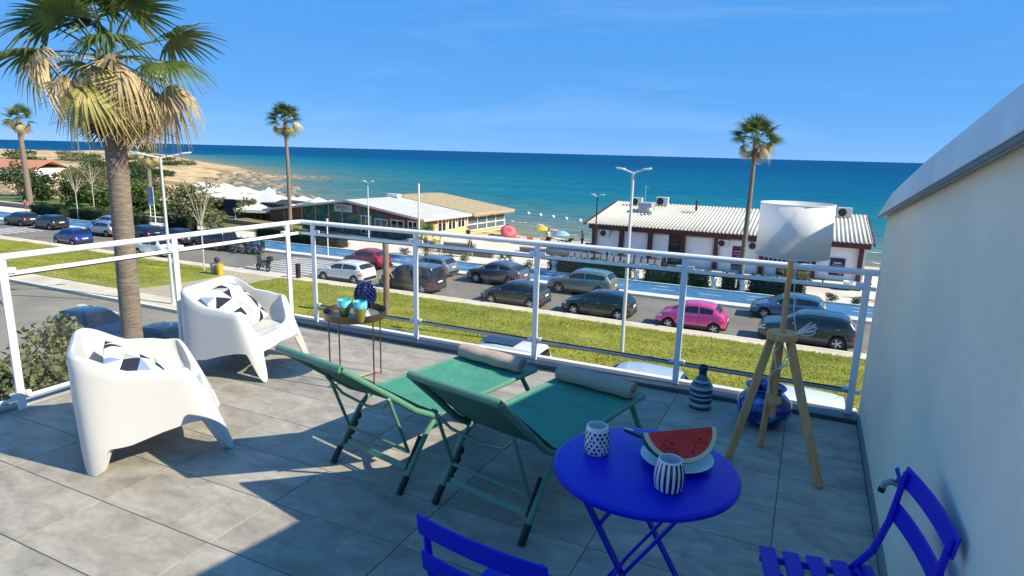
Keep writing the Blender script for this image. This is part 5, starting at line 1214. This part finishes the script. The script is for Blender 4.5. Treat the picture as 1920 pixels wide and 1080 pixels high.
MB().bb(9.63, 12.26, .05, .14, 2.22, 2.28).bb(9.63, 9.68, .05, .14, 2.28, 2.98).bb(12.21, 12.26, .05, .14, 2.28, 2.98).obj('sign_frame', FRW, sg, smooth=False)
lt = MB(); rg = random.Random(4); INK = mat('sign_ink', (.03, .025, .02), .8)
for i in range(7):                                    # worn, unreadable lettering: strokes only
    x = 12.0-i*.25; lt.bb(x-.16, x, .121, .128, 2.70, 2.74).bb(x-.05, x, .121, .128, 2.56, 2.70)
    if i % 2: lt.bb(x-.16, x-.11, .121, .128, 2.56, 2.70)
    if i % 3 != 1: lt.bb(x-.11, x-.05, .121, .128, 2.60, 2.64)
lt.bb(10.75, 11.25, .121, .128, 2.36, 2.42); lt.obj('lettering', INK, sg, smooth=False)['kind'] = 'stuff'
# yellow side: windows and open veranda
def swindow(ya, yb, za, zb):
    w_ = MB().bb(-.03, .048, -yb, -ya, zb-.09, zb).bb(-.03, .048, -yb, -ya, za, za+.09)
    for q in (ya, (ya+yb)/2-.04, yb-.09): w_.bb(-.028, .047, -q-.09, -q, za+.09, zb-.09)
    o = w_.obj('window', FRW, bar, smooth=False)
    for a, b_ in ((ya+.09, (ya+yb)/2-.04), ((ya+yb)/2+.05, yb-.09)): MB().bb(.02, .046, -b_, -a, za+.09, zb-.09).obj('pane', DKW, o, smooth=False)
swindow(2.2, 3.6, .75, 2.1); swindow(3.9, 5.2, .8, 2.1); swindow(5.5, 6.8, .9, 2.15)
VG_ = mat('veranda_glass', (.10, .14, .16), .1, spec=.5)
for i in range(4):
    ya, yb = 7.2+i*1.8, 7.2+(i+1)*1.8
    MB().bb(-.06, .045, -ya-.12, -ya, .4, 2.45).obj('veranda_post', FRW, bar, smooth=False); MB().bb(-.05, .045, -yb, -ya-.12, 1.05, 1.15).obj('veranda_rail', FRW, bar, smooth=False); MB().bb(-.02, .046, -yb, -ya-.12, 1.2, 2.3).obj('pane', VG_, bar, smooth=False); MB().bb(-.02, .046, -yb, -ya-.12, .5, 1.03).obj('pane', VG_, bar, smooth=False)
MB().bb(-.06, .045, -14.52, -14.4, .3, 2.45).obj('veranda_post', FRW, bar, smooth=False); MB().bb(-.1, .047, -14.4, -7.2, .38, .5).obj('veranda_rail', FRW, bar, smooth=False)
MB().bb(-.45, .04, -7.0, -.1, .0, .03).obj('step', PLAZA, bar, smooth=False)
MB().ball((-.1, -1.0, 1.55), .1, 8, 6).bb(-.12, .04, -1.35, -.75, 1.5, 1.56).obj('wall_lamp', STEEL, bar)
slab('bar_forecourt', [(-56, 51.6), (-38, 48.6), (-34.5, 51.2), (-34.5, 52), (-56, 54.6)], ZR, ZR+.106, mat('dark_decking', (.10, .09, .085), .85, var=.2, vs_=2))
# low bench walls on the promenade
for i, (x, y, l, rz, lb) in enumerate([(-30.8, 50.2, 7.0, R(4), 'long grey seating wall in front of the yellow bar side'), (-26.4, 47.0, 5.6, R(-3), 'grey seating wall where two people walk'), (-20.3, 51.5, 6.0, R(-3), 'grey seating wall left of the white beach house'), (-21.6, 55.5, 8.0, R(-3), 'seating wall at the edge of the sand')]):
    t = empty('seating_wall', (x, y, ZR+.1), rz, lb, 'bench', 'seating walls on the promenade'); MB().bb(-l/2, l/2, -.22, .22, 0, .36).obj('wall_base', mat('grey_render', (.20, .19, .18), .85, var=.15, vs_=2), t, smooth=False); MB().bb(-l/2-.03, l/2+.03, -.27, .27, .363, .44).obj('seat_top', mat('seat_slab', (.33, .31, .29), .8, var=.1, vs_=2), t, smooth=False, bev=.01)
# ================================================================== WHITE BEACH HOUSE
bh = empty('beach_house', (-6.3, 51.6, ZR), 0, 'white single storey beach house with dark red frame and corrugated roof', 'building')
WH = mat('house_white', (.86, .85, .84), .8, var=.05, vs_=1.2); RW_ = mat('dark_red_wood', (.075, .018, .013), .6, var=.25, vs_=3)
xl, xr = -10.5, 10.45
MB().bb(xl, xr, .75, 9.3, 0, 3.0).obj('wall', WH, bh, smooth=False)
MB().bb(xl-.2, xr+.2, .25, .75, 2.62, 3.02).obj('fascia_beam', RW_, bh, smooth=False)
posts = [-10.4, -8.0, -5.55, -2.85, -.25, 3.2, 6.9, 9.95]
for x in posts: MB().bb(x, x+.30, .30, .745, 0, 2.62).obj('post', RW_, bh, smooth=False)
# corrugated roof
cor = MB(); n = 74; W0, W1 = xl-.35, xr+.3; seg = 6
prof = []
for i in range(n*seg+1):
    x = W0+(W1-W0)*i/(n*seg); prof.append((x, .045*math.sin(2*PI*i/seg)))
def rz_(y): return 3.10+(y+.0)*.138
for (y, ) in ((-.05,), (9.5,)):
    for (x, dz) in prof: cor.v.append((x, y, rz_(y)+dz))
k = len(prof)
for i in range(k-1): cor.f.append((i, i+1, k+i+1, k+i)); cor.m.append(0)
ro = cor.obj('roof', mat('corrugated_sheet', (.60, .55, .46), .6, var=.06, vs_=.8), bh, fix=False); mdd = ro.modifiers.new('thick', 'SOLIDIFY'); mdd.thickness = .03
MB().bb(W0-.1, W0-.01, -.05, 9.5, 3.0, 3.2).obj('verge_board', RW_, bh, smooth=False).rotation_euler = (math.atan(.138), 0, 0)
MB().bb(W1+.01, W1+.1, -.05, 9.5, 2.95, 3.15).obj('verge_board', RW_, bh, smooth=False).rotation_euler = (math.atan(.138), 0, 0)
def rect_part(nm, x0, x1, z0, z1, m, y=.72, th=.028, par=bh): return MB().bb(x0, x1, y-th, y+.02, z0, z1).obj(nm, m, par, smooth=False)
for (a, b_) in ((-10.05, -8.1), (-7.6, -5.65), (-5.2, -3.9), (-2.5, -.4), (.15, 3.1)): rect_part('panel', a, b_, .05, 2.5, WH, .72, .03)
d_ = rect_part('door', -4.25+.35, -2.9, 0, 1.75, mat('door_dark', (.02, .025, .025), .2)); rect_part('door_head', -3.9, -2.9, 1.78, 2.6, RW_); MB().box((-3.1, .67, 1.0), (.05, .06, .15)).obj('handle', CHROME, d_)
# posters: magenta one (blurred white lines, pale emblem) and dark blue one
ps = rect_part('poster', 1.15, 2.15, .15, 2.05, mat('poster_magenta', (.16, .008, .07), .5, c2=(.06, .004, .03), vs_=1.5), .69, .02); PSW = mat('poster_pale', (.60, .42, .55), .6)
pw = MB().bb(1.3, 2.0, .662, .668, 1.60, 1.66).bb(1.25, 2.05, .662, .668, 1.40, 1.44).bb(1.5, 1.75, .662, .668, 1.25, 1.29); pw.prism([(1.25, .62), (1.45, .84), (1.65, 1.0), (1.85, .84), (2.05, .62), (1.9, .62), (1.65, .82), (1.4, .62)], .662, .668, 'y'); pw.obj('poster_print', PSW, ps, smooth=False)['kind'] = 'stuff'
rect_part('grey_panel', 1.15, 2.15, .16, .48, mat('panel_grey', (.16, .17, .17), .6), .66, .012)
p2 = rect_part('poster', 8.15, 9.15, .45, 1.75, mat('poster_navy', (.012, .016, .05), .4), .69, .02); MB().bb(8.4, 8.9, .662, .668, 1.35, 1.44).bb(8.3, 9.0, .662, .668, 1.22, 1.25).bb(8.85, 9.0, .662, .668, .55, .62).obj('poster_print', mat('poster_pale2', (.55, .58, .65), .6), p2, smooth=False)['kind'] = 'stuff'
# glazed front on the right
for i in range(10):
    x = 3.6+i*.32; rect_part('window', x, x+.22, .95, 1.75, DKW, .70, .02)
for (a, b_, z0, z1) in ((5.2, 5.7, .05, 1.75), (5.85, 6.75, .05, 1.95), (4.5, 5.1, .05, .85)): rect_part('glass_door', a, b_, z0, z1, DKW, .66, .02)
rect_part('notice', 6.0, 6.6, 1.3, 1.55, WHITE, .63, .012)
aw = MB().prism([(-.3, 2.1), (.74, 2.6), (.74, 2.52), (-.3, 2.03)], 3.5, 4.6, 'x').obj('canopy', mat('pale_canopy', (.45, .5, .52), .5), bh, smooth=False)
ACW = mat('ac_case', (.66, .64, .58), .6)
def ac(nm, x, y, z, rz=0, s_=1.0):
    o = MB().box((0, 0, 0), (.85*s_, .35*s_, .62*s_)).obj(nm, ACW, bh, smooth=False, bev=.02); o.location = (x, y, z); o.rotation_euler = (0, 0, rz)
    g = MB().lathe([(0, 0), (.25*s_, 0), (.25*s_, .03), (0, .03)], 18).obj('fan_grille', STEEL, o); g.rotation_euler = (R(90), 0, 0); g.location = (-.13*s_, -.172*s_, 0)
ac('air_conditioner', -9.3, .52, 2.28); ac('air_conditioner', .45, .52, 2.22); ac('air_conditioner', 2.75, .52, 2.2)
ac('air_conditioner', -8.6, 8.0, rz_(8)+.36, 0, 1.25); ac('air_conditioner', -6.3, 8.6, rz_(8.6)+.40, 0, 1.3); ac('air_conditioner', 9.0, 8.2, rz_(8.2)+.40, 0, 1.3)
MB().bb(-7.7, -6.5, 5.0, 6.6, rz_(6)-.1, rz_(6)+.78).obj('roof_unit', mat('grey_box', (.4, .42, .42), .5, metal=.3), bh, smooth=False, bev=.03); MB().tube([(-6.4, 4.6, rz_(4.6)), (-6.4, 4.6, rz_(4.6)+.35), (-6.6, 4.2, rz_(4.6)+.5)], .18, 10).obj('roof_duct', mat('duct_white', (.7, .68, .62), .5), bh)
MB().bar((-2.9, 7.0, rz_(7)+.05), (-2.9, 7.0, rz_(7)+1.0), .18, .18).obj('vent_pipe', mat('vent_brown', (.12, .07, .05), .6), bh, smooth=False)
MB().bar((-4.0, 6.0, rz_(6)+.08), (-2.9, 6.0, rz_(6)+.08), .06, .06).obj('roof_cable', mat('vent_brown', (.12, .07, .05), .6), bh, smooth=False)
MB().tube([(-8.0, 8.8, rz_(8.8)), (-8.0, 8.8, rz_(8.8)+1.8)], .03, 6).tube([(-8.3, 8.8, rz_(8.8)+1.6), (-7.7, 8.8, rz_(8.8)+1.6)], .02, 6).obj('roof_aerial', CHROME, bh)
# terrace furniture and fence in front of the house
t = empty('slat_fence', (-13.5, 48.6, ZR+.1), 0, 'low grey slat fence at the left of the white beach house', 'fence')
for i in range(14): MB().bb(-4+i*.55, -3.6+i*.55, -.02, .02, .1, .85).obj('slat', mat('fence_slat', (.45, .46, .46), .7), t, smooth=False)
MB().bb(-4.1, 3.8, .021, .05, .7, .78).obj('rail', STEEL, t, smooth=False)
def cafe_table(x, y, label):
    t = empty('cafe_table', (x, y, ZR+.1), random.random(), label, 'table', 'dark cafe tables by the beach house'); MB().bb(-.4, .4, -.4, .4, .70, .74).obj('table_top', STEEL, t, smooth=False); MB().tube([(0, 0, 0), (0, 0, .70)], .04, 8).obj('pedestal', STEEL, t)
    for s_ in (-1, 1): MB().bb(s_*.75-.2, s_*.75+.2, -.2, .2, .42, .47).bb(s_*.95-.02, s_*.95+.02, -.2, .2, .47, .9).bb(s_*.75-.18, s_*.75+.18, -.18, .18, 0, .42).obj('seat', mat('rattan_dark', (.05, .04, .035), .8), t, smooth=False)
cafe_table(-15.6, 50.0, 'dark cafe table at the left corner of the white beach house'); cafe_table(-13.3, 49.9, 'dark cafe table second from the left by the fence'); cafe_table(-10.8, 49.8, 'dark cafe table beside the tall lamp post'); cafe_table(-9.2, 50.2, 'dark cafe table in front of the dark door')
pr = MB()
for i in range(3): pr.tube([(-.6+i*1.5, 0, 0), (-.6+i*1.5, 0, 1.0)], .05, 6)
pr.tube([(-2.2, 0, 1.0), (3.4, 0, 1.0)], .05, 8); tag(pr.obj('black_handrail', STEEL), 'black handrail in front of the small windows of the beach house', 'handrail').location = (-3.5, 49.6, ZR+.1)
for i, x in enumerate((1.2, 2.9)):
    t = empty('bench', (x-.4+1.2*i, 49.4, ZR+.1), 0, ['dark slatted bench under the glass doors of the beach house', 'dark slatted bench beside the white planter'][i], 'bench', 'dark benches')
    for q in range(4): MB().bb(-.8, .8, -.22+q*.12, -.13+q*.12, .42, .46).obj('seat_slat', STEEL, t, smooth=False)
    for s_ in (-.65, .65): MB().bb(s_-.04, s_+.04, -.2, .24, 0, .42).obj('leg', STEEL, t, smooth=False)
t = empty('planter', (3.1, 48.6, ZR+.1), 0, 'white tapered planter with a small plant at the beach house', 'planter'); MB().lathe([(0, 0), (.30, 0), (.42, .62), (.37, .62), (.34, .5), (0, .5)], 18).obj('pot', STN, t)
for (x, y, lb) in ((-1.2, 50.6, 'potted plant with pink flowers by the glass doors'), (.1, 47.5, 'leafy potted plant at the end of the hedge')):
    shrub('potted_plant', (x, y, ZR+.5), (.5, .5, .45), lb, LG2, 300, .10, int(x*10)+500, cat='plant', flowers=40)
# push scooter by the cream wall
ks = empty('kick_scooter', (4.1, 45.0, ZR+.1), R(170), 'small dark kick scooter on the promenade next to the cream wall', 'kick scooter')
for x in (-.45, .45): MB().tube([(x+.10*math.cos(2*PI*q/12), 0, .12+.10*math.sin(2*PI*q/12)) for q in range(12)], .03, 6, closed=True).obj('wheel', BLACK, ks)
MB().bb(-.4, .35, -.07, .07, .10, .14).obj('deck', STEEL, ks); MB().tube([(.45, 0, .12), (.38, 0, 1.05)], .025, 8).tube([(.38, -.25, 1.05), (.38, .25, 1.05)], .02, 8).obj('handlebar', STEEL, ks)
# ================================================================== BEACH: parasols, loungers, tents, buoys
def parasol(x, y, z, cols, label, tilt=(0, 0), r=.9, h=2.0, folded=False):
    t = empty('beach_parasol', (x, y, z), 0, label, 'parasol', 'beach parasols'); MB().tube([(0, 0, 0), (0, 0, h)], .025, 8).obj('pole', WHITE, t)
    c_ = MB(); n = 16; rings_ = [(0, h+.0), (r*.35, h-.08), (r*.7, h-.25), (r, h-.5)]
    c_.lathe(rings_, n, mf=lambda i, k: i % len(cols), cap=False); o = c_.obj('canopy', [mat('canvas_'+c[0], c[1], .8, trans=.25) for c in cols], t, ang=60); o.rotation_euler = (*tilt, 0)
    return t
parasol(-27.6, 57.2, terr(-27.6, 57.5), [('coral', (.65, .10, .10)), ('rose', (.70, .22, .28)), ('coral', (.65, .10, .10))], 'tilted red striped parasol at the end of the yellow bar', (R(35), R(40)), .85, 2.2)
parasol(-27.4, 66.5, terr(-27.4, 66.5), [('yellow', (.75, .52, .03))], 'yellow beach parasol on the sand'); parasol(-24.6, 65.5, terr(-24.6, 65.5), [('sky', (.30, .52, .62))], 'pale blue beach parasol on the sand', r=1.0, h=1.7)
DKC = mat('dark_canvas', (.03, .03, .035), .8); SKIN = mat('skin', (.45, .25, .16), .6)
def sunbed(x, y, z, m, label, rz): 
    t = empty('beach_sunbed', (x, y, z), rz, label, 'sunbed', 'sunbeds on the beach'); MB().bb(-.3, .3, -.6, .9, .28, .34).obj('bed', m, t, smooth=False); MB().bar((0, -.6, .31), (0, -1.05, .7), .6, .05).obj('head_rest', m, t, smooth=False)
    for a in (-.25, .25):
        for c in (-.5, .8): MB().bb(a-.03, a+.03, c-.03, c+.03, 0, .28).obj('leg', m, t, smooth=False)
COR = mat('coral_canvas', (.60, .16, .12), .8); OCH = mat('ochre_towel', (.55, .33, .10), .8)
for i, (x, y, m, lb) in enumerate([(-26.9, 57.9, COR, 'coral sunbed under the red striped parasol'), (-25.3, 58.4, OCH, 'ochre sunbed right of the coral one'), (-23.8, 59.0, COR, 'coral sunbed behind the middle railing post'), (-21.9, 59.4, OCH, 'ochre sunbed nearest the yellow parasol'), (-29.3, 58.8, DKC, 'dark sunbed beside the yellow bar wall'), (-18.6, 58.8, DKC, 'dark sunbed left of the beach house')]): sunbed(x, y, terr(x, y), m, lb, R(20*i))
# tent and white awnings at the beach club
TW = mat('tent_white', (.80, .80, .78), .8, trans=.2)
tn = empty('white_tent', (-60.2, 57.9, -7.9), R(20), 'white pyramid roof tent at the beach club', 'tent')
MB().add([(-3, -3, 2.3), (3, -3, 2.3), (3, 3, 2.3), (-3, 3, 2.3), (-1.3, -1.3, 3.0), (1.3, -1.3, 3.0), (1.3, 1.3, 3.0), (-1.3, 1.3, 3.0), (0, 0, 4.9)], [(0, 1, 5, 4), (1, 2, 6, 5), (2, 3, 7, 6), (3, 0, 4, 7), (4, 5, 8), (5, 6, 8), (6, 7, 8), (7, 4, 8)]).obj('canopy', TW, tn, smooth=False); MB().bb(-3, 3, -3.02, -2.98, 1.95, 2.3).bb(2.98, 3.02, -3, 3, 1.95, 2.3).bb(-3.02, -2.98, -3, 3, 1.95, 2.3).obj('valance', TW, tn, smooth=False)
for a in (-2.9, 2.9):
    for c in (-2.9, 2.9): MB().tube([(a, c, 0), (a, c, 2.3)], .05, 8).obj('pole', WHITE, tn)
def awning(x, y, z, w_, d_, m, label, rz=0, h=2.3, wall=None):
    t = empty('awning', (x, y, z), rz, label, 'awning', 'awnings of the beach club'); MB().prism([(-d_/2, h), (d_/2, h+.25), (d_/2, h+.31), (-d_/2, h+.06)], -w_/2, w_/2, 'x').obj('canvas', m, t, smooth=False)
    for a in (-w_/2+.1, w_/2-.1):
        for c in (-d_/2+.1, d_/2-.1): MB().tube([(a, c, 0), (a, c, h)], .05, 6).obj('pole', STEEL, t)
    if wall: MB().bb(-w_/2, w_/2, -d_/2+.02, -d_/2+.08, 0, h-.05).obj('side_screen', wall, t, smooth=False)
awning(-64.2, 58.8, ZR, 5.5, 3.5, TW, 'white awning over the dark hut left of the mural bar', R(5), 2.2, mat('hut_dark', (.03, .03, .045), .8)); awning(-71.5, 61.5, ZR, 6, 4, TW, 'white awning with blue side behind the oleander', R(5), 2.0, mat('blue_sheet', (.02, .09, .36), .7)); awning(-57.6, 57.6, ZR, 4.6, 3, DKC, 'dark pergola attached to the timber end of the mural bar', R(-7), 2.1, mat('maroon', (.08, .012, .015), .8))
rg = random.Random(5)
for i in range(34):
    f = i/34; x = -66-42*f+rg.uniform(-4, 4); y = 74+24*f+rg.uniform(-6, 3)-5*(i % 3); z = terr(x, y)
    if shore_d(x, y) < 2: y -= 6; z = terr(x, y)
    t = empty('club_parasol', (x, y, z), rg.random(), 'square white beach club parasol in the rows along the bay', 'parasol', 'white beach club parasols'); MB().add([(-1.4, -1.4, 2.0), (1.4, -1.4, 2.0), (1.4, 1.4, 2.0), (-1.4, 1.4, 2.0), (0, 0, 2.6)], [(0, 1, 4), (1, 2, 4), (2, 3, 4), (3, 0, 4), (3, 2, 1, 0)]).obj('canopy', TW, t, smooth=False); MB().tube([(0, 0, 0), (0, 0, 2.0)], .05, 6).obj('pole', WHITE, t); MB().bb(-1.2, -.5, -.9, .9, .2, .35).obj('sunbed', TW, t, smooth=False); MB().bb(.5, 1.2, -.9, .9, .2, .35).obj('sunbed', TW, t, smooth=False)
BUOY = mat('buoy_white', (.85, .85, .83), .4); bme = MB().ball((0, 0, 0), .32, 10, 6).mesh('buoy', BUOY)
bx = [(-72, 118), (-68, 116), (-61, 113), (-58, 111), (-55, 109.5), (-51, 107.5), (-46, 105), (-43, 103.5), (-40, 102), (-37, 100.5), (-34, 99), (-31, 97), (-28.4, 95), (-25.6, 93), (-28.0, 88)]
for i, (x, y) in enumerate(bx): tag(link('buoy', bme, None, (x, y, ZS+.1)), 'small white buoy in the line of buoys across the bay', 'buoy', 'line of white buoys')
# rocks between dune and bay
rk = []; ROCK = mat('coast_rock', (.17, .135, .10), .95, c2=(.34, .27, .20), vs_=1.2, bump=1, bs=4)
for s_ in range(4):
    b = MB().ball((0, 0, 0), 1, 9, 6); rr = random.Random(s_); b.v = [tuple(c*(1+.35*noise.noise(Vector(v)*1.3+Vector((s_*5, 0, 0)))) for c in v) for v in b.v]; rk.append(b.mesh('rock', ROCK, smooth=False))
rg = random.Random(8); cnt = 0
while cnt < 120:
    f = rg.random(); x = -70-110*f+rg.gauss(0, 6); y = 84+82*f+rg.gauss(0, 6); d = shore_d(x, y)
    if rg.random() < .3: x, y = -175+rg.uniform(-12, 16), 165+rg.uniform(-10, 18); d = 1
    if d < -14 or d > 22: continue
    s_ = rg.uniform(.5, 1.7); tag(link('rock', rk[cnt % 4], None, (x, y, max(terr(x, y), ZS-.2)), (0, 0, rg.random()*6), (s_*1.4, s_, s_*.55)), 'brown shore rock on the coast between the bay and the dune', 'rock', 'shore rocks'); cnt += 1
# scrub on the headland
for i in range(46):
    x, y = -120-230*rg.random(), 0; y = 100+(-120-x)*.42+rg.uniform(-30, 40)
    if shore_d(x, y) < 14: continue
    s_ = rg.uniform(2.5, 6); shrub('dune_scrub', (x, y, terr(x, y)-.3), (s_*1.6, s_, s_*.28), 'low green scrub patch on the sandy headland', LG1 if i % 2 else LG2, 420, .55, 700+i, group='scrub on the headland')
# tiled house at far left
th = empty('tiled_house', (-150, 78, ZR), R(20), 'white house with terracotta roof at the far left edge', 'house'); MB().bb(-6, 6, -4, 4, 0, 3.2).obj('wall', WH, th, smooth=False); MB().prism([(-4.6, 3.1), (0, 4.6), (4.6, 3.1), (4.6, 3.25), (0, 4.8), (-4.6, 3.25)], -6.5, 6.5, 'x').obj('roof', mat('terracotta', (.50, .22, .12), .85, var=.15, vs_=2), th, smooth=False)
for x in (-3, 2): MB().bb(x, x+1.2, -4.03, -3.95, 1, 2.2).obj('window', DKW, th, smooth=False)
# white coping wall of the park and blue info sign
pk = empty('park_wall', (-84, 47.5, ZR+.1), R(-.6), 'low white coped wall along the park path on the left', 'wall'); MB().bb(-40, 21, -.1, .1, 0, .55).obj('wall_base', mat('grey_render', (.2, .19, .18), .85), pk, smooth=False); MB().bb(-40, 21, -.18, .18, .553, .66).obj('coping', KERB, pk, smooth=False)
rw = empty('raised_bed', (-55.5, 52.5, ZR+.1), R(-8), 'low stone edged dry grass bed left of the mural bar', 'raised bed'); MB().bb(-5.5, 5.5, -1.4, 1.4, 0, .3).obj('bed', mat('dry_lawn', (.20, .17, .06), .95, var=.3, vs_=1), rw, smooth=False); MB().bb(-5.6, 5.6, -1.75, -1.42, 0, .5).obj('edge_wall', mat('brick_edge', (.33, .22, .13), .9, var=.2, vs_=2), rw, smooth=False)
sgn = empty('blue_sign', (-66.6, 46.9, ZR+.1), R(-20), 'blue information sign on two posts behind the large palm', 'sign'); MB().bb(-1.0, 1.0, -.03, .03, 2.2, 4.0).obj('board', mat('sign_blue', (.03, .08, .30), .5, c2=(.30, .38, .52), vs_=1.4, detail=3), sgn, smooth=False); MB().bb(-1.0, 1.0, -.032, .032, 1.9, 2.19).obj('board_foot', mat('poster_pale2', (.55, .58, .65), .6), sgn, smooth=False)
for s_ in (-.8, .8): MB().tube([(s_, .06, 0), (s_, .06, 4)], .05, 6).obj('post', WHITE, sgn)
# ================================================================== PEOPLE
def person(loc, rz, label, top, bottom, pose='walk', h=1.7, hair=(.03, .02, .015)):
    t = empty('person', loc, rz, label, 'person', None); s_ = h/1.7
    lean = .35 if pose == 'bend' else .03; st = .22 if pose == 'walk' else .08
    hip = Vector((0, 0, .92)); chest = hip+Vector((0, lean*.45, .36)); neck = hip+Vector((0, lean*.75, .53)); head = neck+Vector((0, .05+lean*.2, .16))
    J = [hip, chest, neck, head, head+Vector((0, .01, .09))]; RD = [.13, .145, .055, .085, .075]; E = [(0, 1), (1, 2), (2, 3), (3, 4)]
    for sg in (-1, 1):
        b0 = len(J); a = sg*st if pose == 'walk' else sg*.05
        J += [hip+Vector((sg*.09, 0, -.06)), Vector((sg*.10, a*.55+.03, .48)), Vector((sg*.10, a, .08)), Vector((sg*.11, a+.14, .035))]; RD += [.085, .058, .04, .032]; E += [(0, b0), (b0, b0+1), (b0+1, b0+2), (b0+2, b0+3)]
        b1 = len(J); J += [chest+Vector((sg*.19, 0, .10)), chest+Vector((sg*.24, -a*.4+.02, -.18)), chest+Vector((sg*.22, -a*.9+.14, -.40)), chest+Vector((sg*.21, -a+.19, -.48))]; RD += [.055, .042, .034, .028]; E += [(1, b1), (b1, b1+1), (b1+1, b1+2), (b1+2, b1+3)]
    me = bpy.data.meshes.new('body'); me.from_pydata([tuple(p*s_) for p in J], E, []); me.materials.append(SKIN)
    o = link('body', me, t); md = o.modifiers.new('skin', 'SKIN'); sv = me.skin_vertices[0].data
    for i, r_ in enumerate(RD): sv[i].radius = (r_*s_, r_*s_)
    sv[0].use_root = True; sub = o.modifiers.new('sub', 'SUBSURF'); sub.levels = 1; sub.render_levels = 2
    sc3 = lambda p: tuple(p*s_)
    if top: MB().tube([sc3(hip+Vector((0, 0, .02))), sc3((hip+chest)/2), sc3(chest+Vector((0, 0, .06))), sc3(neck+Vector((0, 0, -.03)))], [.155*s_, .16*s_, .175*s_, .08*s_], 12).obj('shirt', top, o)
    if bottom:
        sh_ = MB().tube([sc3(hip+Vector((0, 0, .05))), sc3(hip+Vector((0, 0, -.08)))], [.155*s_, .165*s_], 12)
        for sg in (-1, 1):
            a = sg*st if pose == 'walk' else sg*.05; sh_.tube([sc3(hip+Vector((sg*.09, 0, -.04))), sc3(Vector((sg*.10, a*.4+.02, .55)))], [.10*s_, .085*s_], 10)
        sh_.obj('shorts', bottom, o)
    hd = head*s_; MB().ball((hd.x, hd.y-.012*s_, hd.z+.045*s_), .098*s_, 12, 8, sc_=(.92, 1.0, .95)).obj('hair', mat('hair_'+str(hair[0]), hair, .8), o)
    MB().ball((hd.x, hd.y+.088*s_, hd.z-.005*s_), .016*s_, 6, 4).ball((hd.x-.03*s_, hd.y+.078*s_, hd.z+.02*s_), .010*s_, 6, 4, mi=1).ball((hd.x+.03*s_, hd.y+.078*s_, hd.z+.02*s_), .010*s_, 6, 4, mi=1).obj('face', [SKIN, BLACK], o)
    return t
CW, CB, CK, CRD = mat('cotton_white', (.72, .72, .70), .9), mat('cotton_blue', (.06, .10, .22), .9), mat('cotton_black', (.02, .02, .022), .9), mat('cotton_red', (.40, .04, .04), .9)
person((-23.5, 31.75, ZR+.13), R(-70), 'bare chested person in pale shorts bending at the black van', None, mat('cotton_sand', (.55, .47, .36), .9), 'bend'); person((-28.0, 45.6, ZR+.1), R(80), 'person in white top walking left of the pair on the promenade', CW, CB); person((-25.4, 46.0, ZR+.1), R(-60), 'person in dark clothes walking right on the promenade', CK, CK)
person((-29.2, 52.5, ZR+.1), R(30), 'person standing near the yellow bar wall in a dark top', CK, CW, 'stand'); person((-22.6, 56.6, ZR), R(200), 'person in white shirt by the sand behind the middle railing post', CW, CK, 'stand'); person((-19.4, 57.4, ZR), R(120), 'person with dark hair by the sand left of the beach house', CW, CB, 'stand', 1.65); person((-86.5, 44.6, ZR+.1), R(90), 'person in red top walking at the far left path', CRD, CB); person((-64.5, 57.0, ZR), R(40), 'person in swimwear under the dark hut of the beach club', None, CB); person((-58.2, 55.6, ZR), R(-40), 'person in red by the dark pergola', CRD, CRD); person((4.9, 46.2, ZR+.1), R(150), 'person in white beside the kick scooter at the cream wall', CW, CB, 'stand'); person((-27.9, 58.4, terr(-27.9, 58.4)), R(10), 'person under the red striped parasol', None, CB, 'stand', 1.6)
